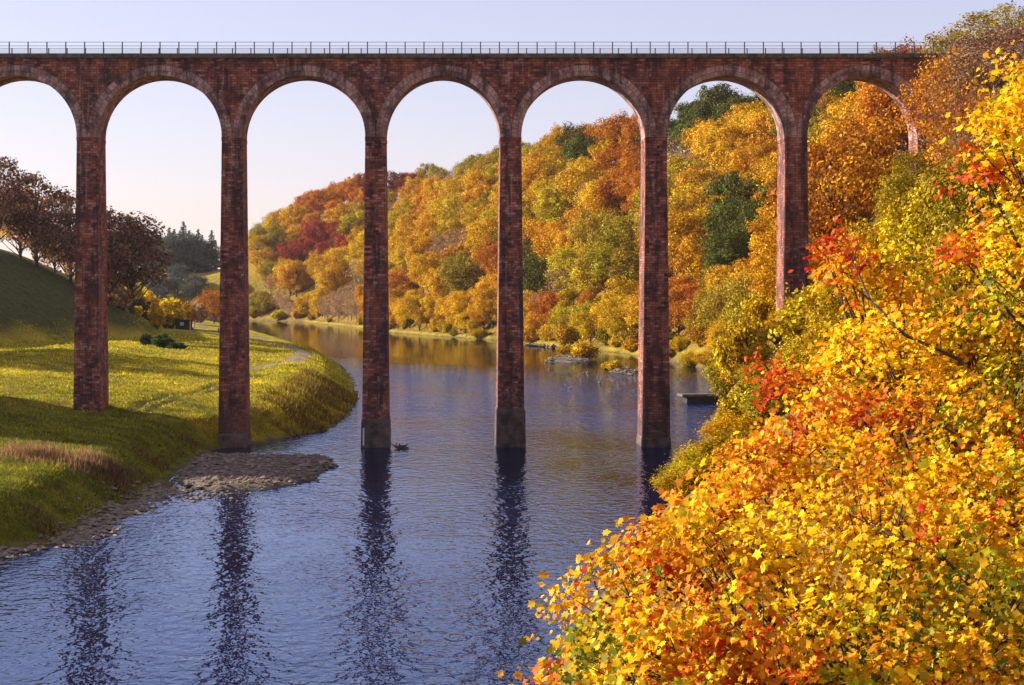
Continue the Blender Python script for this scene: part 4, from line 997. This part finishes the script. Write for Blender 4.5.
# ---- air, sky, sun, camera
SUN_EL, SUN_AZ = math.radians(21), math.radians(72.5)      # azimuth measured from +Y towards -X
HAZE = .00003
if HAZE:
    hb = MB(); hb.box(-14000, 14000, -600, 14000, -4, 110)
    n = NT('haze'); vol = n.n('ShaderNodeVolumePrincipled')
    vol.inputs['Color'].default_value = (.86, .86, .93, 1); vol.inputs['Density'].default_value = HAZE; vol.inputs['Anisotropy'].default_value = .45
    n.t.links.new(vol.outputs[0], n.out.inputs['Volume'])
    kind(obj('haze', hb.mesh('haze'), n.m), 'stuff')
W = bpy.data.worlds.new('World'); S.world = W; W.use_nodes = True
wt = W.node_tree; wt.nodes.clear()
sky = wt.nodes.new('ShaderNodeTexSky'); sky.sky_type = 'NISHITA'; sky.sun_disc = False
sky.sun_elevation = SUN_EL; sky.sun_rotation = -SUN_AZ; sky.altitude = 100; sky.air_density = 1.0; sky.dust_density = .8; sky.ozone_density = 2.0
bg = wt.nodes.new('ShaderNodeBackground'); bg.inputs['Strength'].default_value = .078
tint = wt.nodes.new('ShaderNodeMix'); tint.data_type = 'RGBA'; tint.blend_type = 'MULTIPLY'; tint.inputs['Factor'].default_value = 1
ci = [i for i in tint.inputs if i.type == 'RGBA']; co = [o for o in tint.outputs if o.type == 'RGBA'][0]
veil = wt.nodes.new('ShaderNodeMix'); veil.data_type = 'RGBA'; veil.inputs['Factor'].default_value = .38      # thin even veil of high haze
vi = [i for i in veil.inputs if i.type == 'RGBA']; vo = [o for o in veil.outputs if o.type == 'RGBA'][0]
wt.links.new(sky.outputs[0], vi[0]); vi[1].default_value = (3.55, 4.2, 5.2, 1)
wt.links.new(vo, ci[0]); ci[1].default_value = (1.31, 1.035, 1.075, 1)
wt.links.new(co, bg.inputs['Color'])
wo = wt.nodes.new('ShaderNodeOutputWorld'); wt.links.new(bg.outputs[0], wo.inputs['Surface'])
sl = bpy.data.lights.new('sun', 'SUN'); sl.energy = 5; sl.angle = math.radians(.6); sl.color = (1, .93, .80)
so = bpy.data.objects.new('sun', sl); COL.objects.link(so)
sd = Vector((-math.sin(SUN_AZ)*math.cos(SUN_EL), math.cos(SUN_AZ)*math.cos(SUN_EL), math.sin(SUN_EL)))
so.rotation_euler = sd.to_track_quat('Z', 'Y').to_euler(); so.location = sd*300
cd = bpy.data.cameras.new('camera'); co_ = bpy.data.objects.new('camera', cd); COL.objects.link(co_)
co_.location = (0, 0, CAMZ); co_.rotation_euler = (PI/2, 0, 0)
cd.sensor_width = 36; cd.lens = FOC/1024*36; cd.clip_start = .5; cd.clip_end = 30000
cd.shift_x = (512-PX0)/1024; cd.shift_y = -(342.5-PY0)/1024
S.camera = co_
S.view_settings.view_transform = 'Standard'; S.view_settings.look = 'None'; S.view_settings.gamma = 1; S.view_settings.use_curve_mapping = False
S.view_settings.exposure = 1.15
S.render.engine = 'CYCLES'
S.cycles.use_denoising = True
S.cycles.max_bounces = 6; S.cycles.diffuse_bounces = 3; S.cycles.transmission_bounces = 4; S.cycles.volume_bounces = 1
S.cycles.sample_clamp_indirect = 4.0
for o in S.objects:
    if '_i' in o: del o['_i']
